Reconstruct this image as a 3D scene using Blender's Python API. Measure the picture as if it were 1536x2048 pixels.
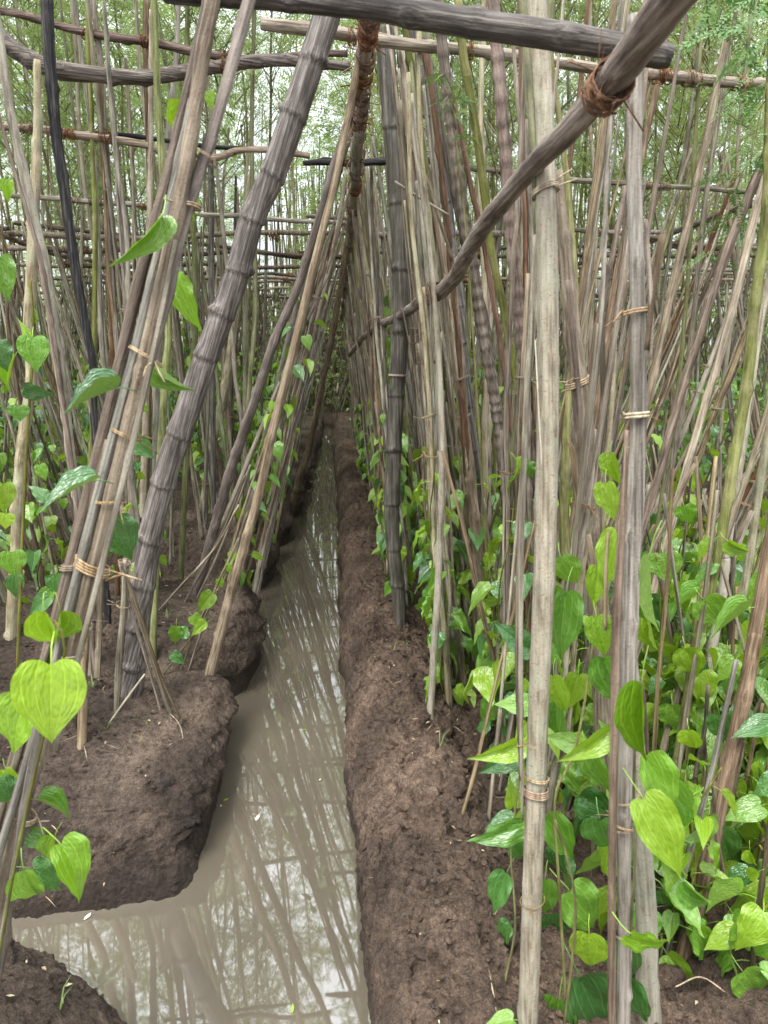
import bpy, math, random
import numpy as np
from mathutils import Matrix, Vector
random.seed(7); np.random.seed(7)
for _o in list(bpy.data.objects): bpy.data.objects.remove(_o)
SC = bpy.context.scene
COL = SC.collection
PI = math.pi
# ---------------------------------------------------------------- camera
F = 1365.0; CH = 1.4
PITCH = math.atan((1024 - 680) / F); YAW = math.atan((768 - 662) / F)
cd = bpy.data.cameras.new('camera'); cam = bpy.data.objects.new('camera', cd); COL.objects.link(cam)
cam.location = (0, 0, CH); cam.rotation_euler = (PI / 2 - PITCH, 0, -YAW)
cd.sensor_fit = 'VERTICAL'; cd.sensor_height = 36; cd.lens = 36 * F / 2048
cd.clip_start = 0.05; cd.clip_end = 500
cd.dof.use_dof = True; cd.dof.focus_distance = 2.6; cd.dof.aperture_fstop = 7.5
SC.camera = cam
SC.render.resolution_x = 768; SC.render.resolution_y = 1024
# ---------------------------------------------------------------- light
SUN_EL, SUN_AZ = math.radians(62), math.radians(215)
w = bpy.data.worlds.new('World'); SC.world = w; w.use_nodes = True
nt = w.node_tree; nt.nodes.clear()
out = nt.nodes.new('ShaderNodeOutputWorld'); bg = nt.nodes.new('ShaderNodeBackground')
sky = nt.nodes.new('ShaderNodeTexSky'); sky.sky_type = 'NISHITA'; sky.sun_disc = False
sky.sun_elevation = SUN_EL; sky.sun_rotation = SUN_AZ; sky.air_density = 1.0; sky.dust_density = 3.0
# a bright cloud sheet covers the blue almost everywhere
tc = nt.nodes.new('ShaderNodeTexCoord'); cn = nt.nodes.new('ShaderNodeTexNoise'); cn.inputs['Scale'].default_value = 2.2
cn.inputs['Detail'].default_value = 5
cr = nt.nodes.new('ShaderNodeMapRange'); cr.inputs[1].default_value = 0.3; cr.inputs[2].default_value = 0.7
cr.inputs[3].default_value = 0.72; cr.inputs[4].default_value = 0.97
mx = nt.nodes.new('ShaderNodeMixRGB'); mx.inputs[2].default_value = (9.8, 10.2, 10.7, 1)
nt.links.new(tc.outputs['Generated'], cn.inputs['Vector']); nt.links.new(cn.outputs['Fac'], cr.inputs[0])
nt.links.new(cr.outputs[0], mx.inputs[0]); nt.links.new(sky.outputs[0], mx.inputs[1])
# an overcast sky is brightest overhead
sz = nt.nodes.new('ShaderNodeSeparateXYZ'); nt.links.new(tc.outputs['Generated'], sz.inputs[0])
zr_ = nt.nodes.new('ShaderNodeMapRange'); zr_.inputs[1].default_value = 0.0; zr_.inputs[2].default_value = 1.0; zr_.inputs[3].default_value = 0.55; zr_.inputs[4].default_value = 2.5
nt.links.new(sz.outputs[2], zr_.inputs[0])
m3 = nt.nodes.new('ShaderNodeVectorMath'); m3.operation = 'SCALE'; nt.links.new(mx.outputs[0], m3.inputs[0]); nt.links.new(zr_.outputs[0], m3.inputs['Scale'])
nt.links.new(m3.outputs[0], bg.inputs[0]); bg.inputs[1].default_value = 0.085
nt.links.new(bg.outputs[0], out.inputs[0])
sd = bpy.data.lights.new('sun', 'SUN'); sd.energy = 2.0; sd.angle = math.radians(24); sd.color = (1, 0.96, 0.9)
so = bpy.data.objects.new('sun', sd); COL.objects.link(so); so.rotation_euler = (PI / 2 - SUN_EL, 0, PI - SUN_AZ)
SC.view_settings.view_transform = 'Standard'; SC.view_settings.look = 'None'
SC.view_settings.exposure = 1.27; SC.view_settings.gamma = 1
SC.cycles.use_denoising = True
SC.cycles.max_bounces = 7; SC.cycles.diffuse_bounces = 2; SC.cycles.glossy_bounces = 3; SC.cycles.transmission_bounces = 4

# ---------------------------------------------------------------- helpers
_cp, _sp = math.cos(PI / 2 - PITCH), math.sin(PI / 2 - PITCH)
_cy, _sy = math.cos(-YAW), math.sin(-YAW)
def ray(px, py):
    x, y, z = (px - 768) / F, -(py - 1024) / F, -1.0
    y, z = _cp * y - _sp * z, _sp * y + _cp * z
    return np.array([_cy * x - _sy * y, _sy * x + _cy * y, z])
def at(px, py, Y):                       # the point at distance Y along the ditch seen at a photo pixel
    r = ray(px, py); return r * (Y / r[1]) + [0, 0, CH]
def gnd(px, py, z=0.2):
    r = ray(px, py); return r * ((z - CH) / r[2]) + [0, 0, CH]
def zc(p):                               # depth along the lens axis
    d = (_sy * -p[0] + _cy * p[1]) if False else (p[0] * math.sin(YAW) + p[1] * math.cos(YAW))
    return d * math.cos(PITCH) - (p[2] - CH) * math.sin(PITCH)

def hash2(i, j, s):
    n = (i.astype(np.int64) * 374761393 + j.astype(np.int64) * 668265263 + s * 1274126177) & 0x7fffffff
    n = ((n ^ (n >> 13)) * 1274126177) & 0x7fffffff
    return ((n ^ (n >> 16)) & 0xffff) / 65535.0
def vn(x, y, s=0):
    x = np.asarray(x, float); y = np.asarray(y, float)
    i = np.floor(x); j = np.floor(y); u = x - i; v = y - j
    u = u * u * (3 - 2 * u); v = v * v * (3 - 2 * v)
    i = i.astype(np.int64); j = j.astype(np.int64)
    a = hash2(i, j, s); b = hash2(i + 1, j, s); c = hash2(i, j + 1, s); d = hash2(i + 1, j + 1, s)
    return (a * (1 - u) + b * u) * (1 - v) + (c * (1 - u) + d * u) * v
def fbm(x, y, s=0, o=4, g=0.5):
    t = 0; a = 1; m = 0; c, q = math.cos(.6), math.sin(.6)
    for k in range(o):
        t = t + a * vn(x, y, s + k * 17); m += a; a *= g
        x, y = (c * x - q * y) * 2.03 + 5.1, (q * x + c * y) * 2.03 - 3.7
    return t / m

class MB:
    def __init__(s): s.v = []; s.f = []; s.n = 0; s.uv = []; s.mi = []
    def add(s, v, faces, uv=None, mi=0):
        v = np.asarray(v, float).reshape(-1, 3)
        for f in faces:
            f = np.asarray(f, int)
            if len(f): s.f.append(f + s.n); s.mi.append(np.full(len(f), mi))
        s.v.append(v); s.uv.append(np.zeros((len(v), 2)) if uv is None else uv); s.n += len(v)
        return s
    def mesh(s, name, mats, smooth=True):
        V = np.concatenate(s.v); me = bpy.data.meshes.new(name)
        me.vertices.add(len(V)); me.vertices.foreach_set('co', V.astype(np.float32).ravel())
        L = np.concatenate([f.ravel() for f in s.f]); tot = np.concatenate([np.full(len(f), f.shape[1]) for f in s.f])
        st = np.concatenate([[0], np.cumsum(tot)[:-1]])
        me.loops.add(len(L)); me.loops.foreach_set('vertex_index', L.astype(np.int32))
        me.polygons.add(len(tot)); me.polygons.foreach_set('loop_start', st.astype(np.int32))
        me.polygons.foreach_set('loop_total', tot.astype(np.int32))
        me.polygons.foreach_set('use_smooth', np.full(len(tot), smooth))
        me.polygons.foreach_set('material_index', np.concatenate(s.mi).astype(np.int32))
        U = np.concatenate(s.uv)
        if np.any(U):
            ul = me.uv_layers.new(name='UVMap'); ul.data.foreach_set('uv', U[L].astype(np.float32).ravel())
        for m in (mats if isinstance(mats, (list, tuple)) else [mats]): me.materials.append(m)
        me.update(calc_edges=True); return me

def frames(P):
    P = np.asarray(P, float); T = np.gradient(P, axis=0); T /= np.linalg.norm(T, axis=1)[:, None] + 1e-12
    r = np.array([0, 1.0, 0]) if abs(T[0][1]) < .8 else np.array([1.0, 0, 0])
    A = np.zeros_like(P)
    for i, t in enumerate(T):
        r = r - t * r.dot(t); r /= np.linalg.norm(r); A[i] = r
    return T, A, np.cross(T, A)
def tube(P, R, sides=6, caps=True, warp=None, twist=0):
    P = np.asarray(P, float); n = len(P); R = np.broadcast_to(np.asarray(R, float), (n,)) if np.ndim(R) < 2 else R
    T, A, B = frames(P)
    th = np.linspace(0, 2 * PI, sides, endpoint=False)[None, :] + twist * np.arange(n)[:, None]
    rr = (R[:, None] * np.ones(sides)) if np.ndim(R) == 1 else np.asarray(R)
    if warp is not None: rr = rr * warp
    V = P[:, None, :] + rr[..., None] * (np.cos(th)[..., None] * A[:, None, :] + np.sin(th)[..., None] * B[:, None, :])
    V = V.reshape(-1, 3)
    i = np.arange(n - 1)[:, None] * sides; j = np.arange(sides)[None, :]; k = (j + 1) % sides
    Q = np.stack([i + j, i + k, i + sides + k, i + sides + j], -1).reshape(-1, 4)
    fs = [Q]
    if caps:
        V = np.concatenate([V, P[:1], P[-1:]]); j = np.arange(sides); k = (j + 1) % sides; c = n * sides
        fs.append(np.stack([k, j, np.full(sides, c)], -1))
        e = (n - 1) * sides
        fs.append(np.stack([e + j, e + k, np.full(sides, c + 1)], -1))
    return V, fs
def spline(pts, step):
    P = np.asarray(pts, float)
    if len(P) == 2: P = np.array([P[0], P[0] * .66 + P[1] * .34, P[0] * .33 + P[1] * .67, P[1]])
    E = np.concatenate([[2 * P[0] - P[1]], P, [2 * P[-1] - P[-2]]]); o = []
    for i in range(len(P) - 1):
        a, b, c, d = E[i:i + 4]; m = max(1, int(np.linalg.norm((c - b)[:3]) / step))
        t = (np.arange(m) / m)[:, None]
        o.append(.5 * (2 * b + (c - a) * t + (2 * a - 5 * b + 4 * c - d) * t ** 2 + (3 * b - a - 3 * c + d) * t ** 3))
    o.append(P[-1:]); return np.concatenate(o)

def link(name, me, parent=None, M=None):
    o = bpy.data.objects.new(name, me); COL.objects.link(o)
    if parent is not None: o.parent = parent
    if M is not None: o.matrix_basis = M
    return o
def tag(o, label, cat, group=None, kind=None):
    if label: o['label'] = label
    if cat: o['category'] = cat
    if group: o['group'] = group
    if kind: o['kind'] = kind
    return o
def thing(name, label, cat, loc=(0, 0, 0), group=None):
    return tag(link(name, None, None, Matrix.Translation(Vector(loc))), label, cat, group)
def zmat(p0, p1, roll=0.0, s=None):       # frame at p0 with local Z to p1
    z = Vector(p1) - Vector(p0); L = z.length; z.normalize()
    x = Vector((1, 0, 0)) if abs(z.x) < .9 else Vector((0, 1, 0)); x = (x - z * x.dot(z)).normalized(); y = z.cross(x)
    M = Matrix((x, y, z)).transposed().to_4x4(); M.translation = Vector(p0)
    M = M @ Matrix.Rotation(roll, 4, 'Z')
    if s is not None: M = M @ Matrix.Diagonal((s[0], s[0], s[1], 1))
    return M, L

# ---------------------------------------------------------------- materials
def newmat(name):
    m = bpy.data.materials.new(name); m.use_nodes = True; t = m.node_tree
    return m, t, t.nodes['Principled BSDF'], t.nodes, t.links
def nd(t, ty, **kw):
    n = t.nodes.new(ty)
    for k, v in kw.items():
        if k.startswith('_'): setattr(n, k[1:], v)
        else: n.inputs[k.replace('__', ' ')].default_value = v
    return n
def mathn(t, op, a, b=None, c=None, clamp=False):
    n = t.nodes.new('ShaderNodeMath'); n.operation = op; n.use_clamp = clamp
    for i, v in enumerate((a, b, c)):
        if v is None: continue
        if isinstance(v, (int, float)): n.inputs[i].default_value = v
        else: t.links.new(v, n.inputs[i])
    return n.outputs[0]
def ramp(t, fac, stops):
    n = t.nodes.new('ShaderNodeValToRGB'); e = n.color_ramp.elements
    while len(e) < len(stops): e.new(0.5)
    for k, (p, c) in zip(e, stops): k.position = p; k.color = (*c, 1)
    t.links.new(fac, n.inputs[0]); return n.outputs[0]
def mixc(t, fac, a, b, mode='MIX'):
    n = t.nodes.new('ShaderNodeMixRGB'); n.blend_type = mode
    for i, v in enumerate((fac, a, b)):
        if isinstance(v, (int, float)): n.inputs[i].default_value = v
        elif isinstance(v, tuple): n.inputs[i].default_value = (*v, 1)
        else: t.links.new(v, n.inputs[i])
    return n.outputs[0]
def bark(name, c1, c2, c3, streak=1.0, lich=None, rough=.75, fine=1.0, var=.35, lens=0.0):
    """wood with streaks along local Z, spots, and a per-object shift"""
    m, t, b, N, L = newmat(name)
    co = nd(t, 'ShaderNodeTexCoord'); oi = nd(t, 'ShaderNodeObjectInfo')
    ad = t.nodes.new('ShaderNodeVectorMath'); ad.operation = 'ADD'; L.new(co.outputs['Object'], ad.inputs[0])
    ml = mathn(t, 'MULTIPLY', oi.outputs['Random'], 31.0); L.new(ml, ad.inputs[1])
    mp = nd(t, 'ShaderNodeMapping'); mp.inputs['Scale'].default_value = (170 * fine, 170 * fine, 5); L.new(ad.outputs[0], mp.inputs[0])
    n1 = nd(t, 'ShaderNodeTexNoise', Scale=1.0, Detail=5.0, Roughness=.6); L.new(mp.outputs[0], n1.inputs[0])
    mp2 = nd(t, 'ShaderNodeMapping'); mp2.inputs['Scale'].default_value = (38, 38, 9); L.new(ad.outputs[0], mp2.inputs[0])
    n2 = nd(t, 'ShaderNodeTexNoise', Scale=1.0, Detail=4.0, Roughness=.65); L.new(mp2.outputs[0], n2.inputs[0])
    n3 = nd(t, 'ShaderNodeTexNoise', Scale=260.0, Detail=2.0); L.new(ad.outputs[0], n3.inputs[0])
    f = mathn(t, 'ADD', mathn(t, 'MULTIPLY', n1.outputs[0], streak), mathn(t, 'MULTIPLY', n2.outputs[0], 2.0 - streak))
    f = mathn(t, 'MULTIPLY', f, .5)
    col = ramp(t, f, [(.38, c1), (.5, c2), (.62, c3)])
    dk = mathn(t, 'GREATER_THAN', n3.outputs[0], .66); col = mixc(t, mathn(t, 'MULTIPLY', dk, .3), col, tuple(x * .35 for x in c1))
    if lich:
        n4 = nd(t, 'ShaderNodeTexNoise', Scale=9.0, Detail=6.0, Roughness=.7); L.new(ad.outputs[0], n4.inputs[0])
        k = nd(t, 'ShaderNodeMapRange'); k.inputs[1].default_value = .52; k.inputs[2].default_value = .68; L.new(n4.outputs[0], k.inputs[0])
        col = mixc(t, mathn(t, 'MULTIPLY', k.outputs[0], .75), col, lich)
    if lens:
        mp5 = nd(t, 'ShaderNodeMapping'); mp5.inputs['Scale'].default_value = (130, 130, 330); L.new(ad.outputs[0], mp5.inputs[0])
        n5 = nd(t, 'ShaderNodeTexNoise', Scale=1.0, Detail=1.0); L.new(mp5.outputs[0], n5.inputs[0])
        col = mixc(t, mathn(t, 'MULTIPLY', mathn(t, 'GREATER_THAN', n5.outputs[0], .67), lens), col, (.13, .075, .04))
    hv = nd(t, 'ShaderNodeHueSaturation'); L.new(col, hv.inputs['Color'])
    L.new(mathn(t, 'ADD', mathn(t, 'MULTIPLY', oi.outputs['Random'], var * 2), 1 - var), hv.inputs['Value'])
    r2 = mathn(t, 'FRACT', mathn(t, 'MULTIPLY', oi.outputs['Random'], 57.3))
    L.new(mathn(t, 'ADD', mathn(t, 'MULTIPLY', r2, .6), .75), hv.inputs['Saturation'])
    L.new(mathn(t, 'ADD', mathn(t, 'MULTIPLY', mathn(t, 'FRACT', mathn(t, 'MULTIPLY', oi.outputs['Random'], 113.1)), .03), .487), hv.inputs['Hue'])
    L.new(hv.outputs[0], b.inputs['Base Color']); b.inputs['Roughness'].default_value = rough; b.inputs['Specular IOR Level'].default_value = .3
    bp = nd(t, 'ShaderNodeBump', Strength=.8, Distance=.005); L.new(mathn(t, 'ADD', n1.outputs[0], mathn(t, 'MULTIPLY', n3.outputs[0], .25)), bp.inputs['Height'])
    L.new(bp.outputs[0], b.inputs['Normal']); return m
M = {}
M['pale'] = bark('pale_bark', (.13, .105, .075), (.28, .245, .18), (.40, .365, .285), .8, lich=(.27, .285, .205), lens=.55, var=.25)
M['tan'] = bark('tan_bark', (.08, .06, .04), (.22, .175, .12), (.38, .32, .235), 1.1, var=.3, lens=.4)
M['brown'] = bark('brown_stalk', (.045, .033, .022), (.125, .094, .063), (.24, .19, .135), 1.3, var=.35)
M['grey'] = bark('grey_stalk', (.07, .06, .046), (.195, .17, .132), (.35, .315, .255), 1.3, var=.3)
M['mauve'] = bark('mauve_stalk', (.06, .048, .04), (.15, .122, .104), (.26, .22, .19), 1.1, var=.2)
M['dark'] = bark('charred_stalk', (.006, .006, .007), (.02, .018, .018), (.075, .07, .066), 1.3, var=.3)
M['rust'] = bark('rusty_stalk', (.055, .03, .02), (.13, .07, .045), (.23, .14, .09), 1.1, var=.25)
M['green'] = bark('green_stem', (.06, .06, .025), (.15, .155, .06), (.26, .26, .125), .9, lich=(.22, .2, .12), var=.28, lens=.5)
M['bamboo'] = bark('weathered_bamboo', (.035, .029, .026), (.105, .093, .083), (.26, .235, .215), 1.3, var=.0, rough=.55)
M['bambooblack'] = bark('dark_bamboo', (.025, .023, .018), (.075, .07, .056), (.17, .16, .135), 1.2, lich=(.08, .085, .065), var=.0, rough=.5)
M['log'] = bark('rail_log', (.035, .026, .021), (.115, .086, .068), (.27, .215, .175), 1.5, var=.22)
M['beam'] = bark('dark_beam', (.018, .015, .014), (.06, .05, .045), (.17, .15, .135), 1.2, var=.0)
M['raillight'] = bark('pale_rail', (.11, .08, .058), (.25, .195, .15), (.40, .345, .285), 1.4, var=.25)
M['jpole'] = bark('ridge_wood', (.06, .048, .042), (.17, .14, .12), (.33, .295, .26), 1.0, var=.0)
M['coir'] = bark('coir_rope', (.05, .026, .015), (.155, .082, .046), (.31, .19, .115), .5, var=.2, rough=.95)
M['tie'] = bark('tie_strip', (.16, .11, .07), (.32, .235, .15), (.50, .40, .28), 1.0, var=.25)
M['rustgrey'] = bark('ringed_brown', (.06, .042, .036), (.15, .11, .094), (.25, .195, .17), .8, var=.1)
M['tanbrown'] = bark('brown_bark', (.06, .047, .036), (.17, .142, .112), (.30, .26, .21), 1.1, var=.0, lens=.4)
M['palegrey'] = bark('front_bark', (.11, .097, .072), (.245, .222, .17), (.35, .33, .27), .9, lich=(.26, .275, .21), var=0, lens=.5)
M['greytan'] = bark('split_wood', (.075, .065, .052), (.20, .178, .145), (.335, .31, .265), 1.4, var=0)
M['vine'] = bark('vine_stem', (.05, .045, .018), (.12, .11, .04), (.21, .22, .08), .8, var=.4)

def leafmat(name, c1, c2, under, rough, transl=.3):
    m, t, b, N, L = newmat(name)
    uv = nd(t, 'ShaderNodeUVMap'); uv.uv_map = 'UVMap'; sp = nd(t, 'ShaderNodeSeparateXYZ'); L.new(uv.outputs[0], sp.inputs[0])
    q = mathn(t, 'ABSOLUTE', sp.outputs[0]); y = sp.outputs[1]
    d1 = mathn(t, 'ABSOLUTE', mathn(t, 'SUBTRACT', q, .40)); d2 = mathn(t, 'ABSOLUTE', mathn(t, 'SUBTRACT', q, .76))
    d = mathn(t, 'MINIMUM', mathn(t, 'MINIMUM', q, d1), d2)
    no = nd(t, 'ShaderNodeTexNoise', Scale=5.0, Detail=3.0); L.new(uv.outputs[0], no.inputs[0])
    s = mathn(t, 'ADD', mathn(t, 'MULTIPLY', y, 9.0), mathn(t, 'MULTIPLY', q, -2.2)); s = mathn(t, 'ADD', s, mathn(t, 'MULTIPLY', no.outputs[0], 1.3))
    sd2 = mathn(t, 'PINGPONG', s, .5)
    vm = mathn(t, 'SUBTRACT', 1.0, mathn(t, 'MULTIPLY', d, 34.0), clamp=True)
    v2 = mathn(t, 'SUBTRACT', 1.0, mathn(t, 'MULTIPLY', sd2, 11.0), clamp=True)
    vein = mathn(t, 'MAXIMUM', mathn(t, 'MULTIPLY', vm, .8), mathn(t, 'MULTIPLY', v2, .22))
    oi = nd(t, 'ShaderNodeObjectInfo')
    base = mixc(t, mathn(t, 'FRACT', mathn(t, 'MULTIPLY', oi.outputs['Random'], 13.7)), c1, c2)
    nb = nd(t, 'ShaderNodeTexNoise', Scale=2.3, Detail=3.0); L.new(uv.outputs[0], nb.inputs[0])
    base = mixc(t, mathn(t, 'MULTIPLY', nb.outputs[0], .3), base, tuple(x * .55 for x in c1))
    col = mixc(t, mathn(t, 'MULTIPLY', vein, .5), base, tuple(min(1, x * 1.9 + .04) for x in c2))
    ge = nd(t, 'ShaderNodeNewGeometry'); col = mixc(t, ge.outputs['Backfacing'], col, under)
    hv = nd(t, 'ShaderNodeHueSaturation'); L.new(col, hv.inputs['Color'])
    L.new(mathn(t, 'ADD', mathn(t, 'MULTIPLY', oi.outputs['Random'], .4), .8), hv.inputs['Value'])
    vo = nd(t, 'ShaderNodeTexVoronoi', Scale=11.0); vo.feature = 'SMOOTH_F1'; L.new(uv.outputs[0], vo.inputs[0])
    hgt = mathn(t, 'ADD', mathn(t, 'MINIMUM', mathn(t, 'MULTIPLY', d, 14.0), .28), mathn(t, 'MULTIPLY', mathn(t, 'SQRT', sd2), .35))
    hgt = mathn(t, 'SUBTRACT', hgt, mathn(t, 'MULTIPLY', vo.outputs['Distance'], 1.6))
    bp = nd(t, 'ShaderNodeBump', Strength=.38, Distance=.004); L.new(hgt, bp.inputs['Height'])
    L.new(hv.outputs[0], b.inputs['Base Color']); b.inputs['Roughness'].default_value = rough; L.new(bp.outputs[0], b.inputs['Normal'])
    b.inputs['Specular IOR Level'].default_value = 1.0
    tr = nd(t, 'ShaderNodeBsdfTranslucent'); L.new(mixc(t, 1.0, hv.outputs[0], (.95, 1.0, .35), 'MULTIPLY'), tr.inputs[0])
    ms = nd(t, 'ShaderNodeMixShader'); ms.inputs[0].default_value = transl
    L.new(b.outputs[0], ms.inputs[1]); L.new(tr.outputs[0], ms.inputs[2]); L.new(ms.outputs[0], N['Material Output'].inputs[0])
    return m
M['young'] = leafmat('young_leaf', (.17, .34, .02), (.30, .46, .035), (.26, .40, .04), .33, .42)
M['mid'] = leafmat('mid_leaf', (.10, .26, .03), (.22, .40, .045), (.20, .34, .06), .29, .36)
M['deep'] = leafmat('deep_leaf', (.045, .145, .034), (.09, .22, .042), (.12, .22, .055), .27, .26)
def flatleaf(name, c1, c2, tr_=.4):
    m, t, b, N, L = newmat(name); oi = nd(t, 'ShaderNodeObjectInfo')
    ge = nd(t, 'ShaderNodeNewGeometry')
    no = nd(t, 'ShaderNodeTexNoise', Scale=2.5, Detail=2.0); L.new(ge.outputs['Position'], no.inputs[0])
    col = mixc(t, mathn(t, 'ADD', mathn(t, 'MULTIPLY', ge.outputs['Random Per Island'], .7), mathn(t, 'MULTIPLY', no.outputs[0], .4)), c1, c2)
    L.new(col, b.inputs['Base Color']); b.inputs['Roughness'].default_value = .5
    tr = nd(t, 'ShaderNodeBsdfTranslucent'); L.new(col, tr.inputs[0]); ms = nd(t, 'ShaderNodeMixShader'); ms.inputs[0].default_value = tr_
    L.new(b.outputs[0], ms.inputs[1]); L.new(tr.outputs[0], ms.inputs[2]); L.new(ms.outputs[0], N['Material Output'].inputs[0]); return m
M['feather'] = flatleaf('feathery_leaflet', (.14, .24, .06), (.36, .44, .15), .5)
M['feather2'] = flatleaf('dark_leaflet', (.05, .14, .03), (.12, .24, .05), .3)
M['petal'] = flatleaf('pale_petal', (.6, .55, .42), (.75, .7, .58), .2)
M['grass'] = flatleaf('grass_blade', (.10, .2, .04), (.22, .33, .08))
M['litter'] = flatleaf('dry_litter', (.16, .10, .055), (.5, .42, .26), .1)

# soil
m, t, b, N, L = newmat('dark_soil'); M['soil'] = m
ge = nd(t, 'ShaderNodeNewGeometry'); P_ = ge.outputs['Position']
n1 = nd(t, 'ShaderNodeTexNoise', Scale=3.0, Detail=8.0, Roughness=.65); L.new(P_, n1.inputs[0])
n2 = nd(t, 'ShaderNodeTexNoise', Scale=55.0, Detail=8.0, Roughness=.75); L.new(P_, n2.inputs[0])
n3 = nd(t, 'ShaderNodeTexNoise', Scale=300.0, Detail=3.0, Roughness=.7); L.new(P_, n3.inputs[0])
vo = nd(t, 'ShaderNodeTexVoronoi', Scale=70.0); L.new(P_, vo.inputs[0])
col = ramp(t, n1.outputs[0], [(.34, (.05, .038, .030)), (.5, (.108, .081, .062)), (.64, (.20, .15, .115))])
col = mixc(t, .8, col, ramp(t, n2.outputs[0], [(.35, (.35, .33, .32)), (.5, (1, 1, 1)), (.66, (1.6, 1.55, 1.5))]), 'MULTIPLY')
col = mixc(t, .9, col, ramp(t, n3.outputs[0], [(.3, (.45, .44, .43)), (.5, (1, 1, 1)), (.7, (1.75, 1.7, 1.6))]), 'MULTIPLY')
col = mixc(t, mathn(t, 'MULTIPLY', mathn(t, 'GREATER_THAN', n3.outputs[0], .68), .4), col, (.33, .26, .19))
sp = nd(t, 'ShaderNodeSeparateXYZ'); L.new(P_, sp.inputs[0])
# the berm is freshly dug, redder and paler soil than the old mounds
fr = nd(t, 'ShaderNodeMapRange'); fr.inputs[1].default_value = -.15; fr.inputs[2].default_value = .12; L.new(sp.outputs[0], fr.inputs[0])
col = mixc(t, fr.outputs[0], col, mixc(t, 1.0, col, (1.4, 1.33, 1.28), 'MULTIPLY'))
n6 = nd(t, 'ShaderNodeTexNoise', Scale=1.9, Detail=5.0, Roughness=.6); L.new(P_, n6.inputs[0])
dp = nd(t, 'ShaderNodeMapRange'); dp.inputs[1].default_value = .52; dp.inputs[2].default_value = .62; L.new(n6.outputs[0], dp.inputs[0])
col = mixc(t, mathn(t, 'MULTIPLY', dp.outputs[0], .55), col, mixc(t, 1.0, col, (.55, .53, .52), 'MULTIPLY'))
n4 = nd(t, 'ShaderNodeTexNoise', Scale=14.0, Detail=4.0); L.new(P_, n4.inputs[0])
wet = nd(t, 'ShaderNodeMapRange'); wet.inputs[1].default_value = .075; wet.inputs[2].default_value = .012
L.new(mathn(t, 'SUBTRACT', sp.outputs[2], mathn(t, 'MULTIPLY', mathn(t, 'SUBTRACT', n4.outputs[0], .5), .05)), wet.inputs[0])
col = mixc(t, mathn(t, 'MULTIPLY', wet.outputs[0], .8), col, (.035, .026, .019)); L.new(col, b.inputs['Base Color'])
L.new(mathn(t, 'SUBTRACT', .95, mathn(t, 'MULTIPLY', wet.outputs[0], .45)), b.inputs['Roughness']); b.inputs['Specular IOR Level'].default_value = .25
bp = nd(t, 'ShaderNodeBump', Strength=1.0, Distance=.03)
L.new(mathn(t, 'ADD', mathn(t, 'ADD', n2.outputs[0], mathn(t, 'MULTIPLY', n3.outputs[0], .35)), mathn(t, 'MULTIPLY', vo.outputs['Distance'], .5)), bp.inputs['Height']); L.new(bp.outputs[0], b.inputs['Normal'])
# water
m, t, b, N, L = newmat('muddy_water'); M['water'] = m
ge = nd(t, 'ShaderNodeNewGeometry'); n1 = nd(t, 'ShaderNodeTexNoise', Scale=1.6, Detail=3.0); L.new(ge.outputs['Position'], n1.inputs[0])
L.new(ramp(t, n1.outputs[0], [(.3, (.088, .075, .055)), (.7, (.112, .096, .071))]), b.inputs['Base Color'])
b.inputs['Roughness'].default_value = .02; b.inputs['IOR'].default_value = 2.3
n2 = nd(t, 'ShaderNodeTexNoise', Scale=9.0, Detail=2.0); L.new(ge.outputs['Position'], n2.inputs[0])
n3 = nd(t, 'ShaderNodeTexNoise', Scale=1.2, Detail=1.0); L.new(ge.outputs['Position'], n3.inputs[0])
bp = nd(t, 'ShaderNodeBump', Strength=.035, Distance=.004)
L.new(mathn(t, 'MULTIPLY', n2.outputs[0], mathn(t, 'POWER', n3.outputs[0], 2.0)), bp.inputs['Height']); L.new(bp.outputs[0], b.inputs['Normal'])

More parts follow.
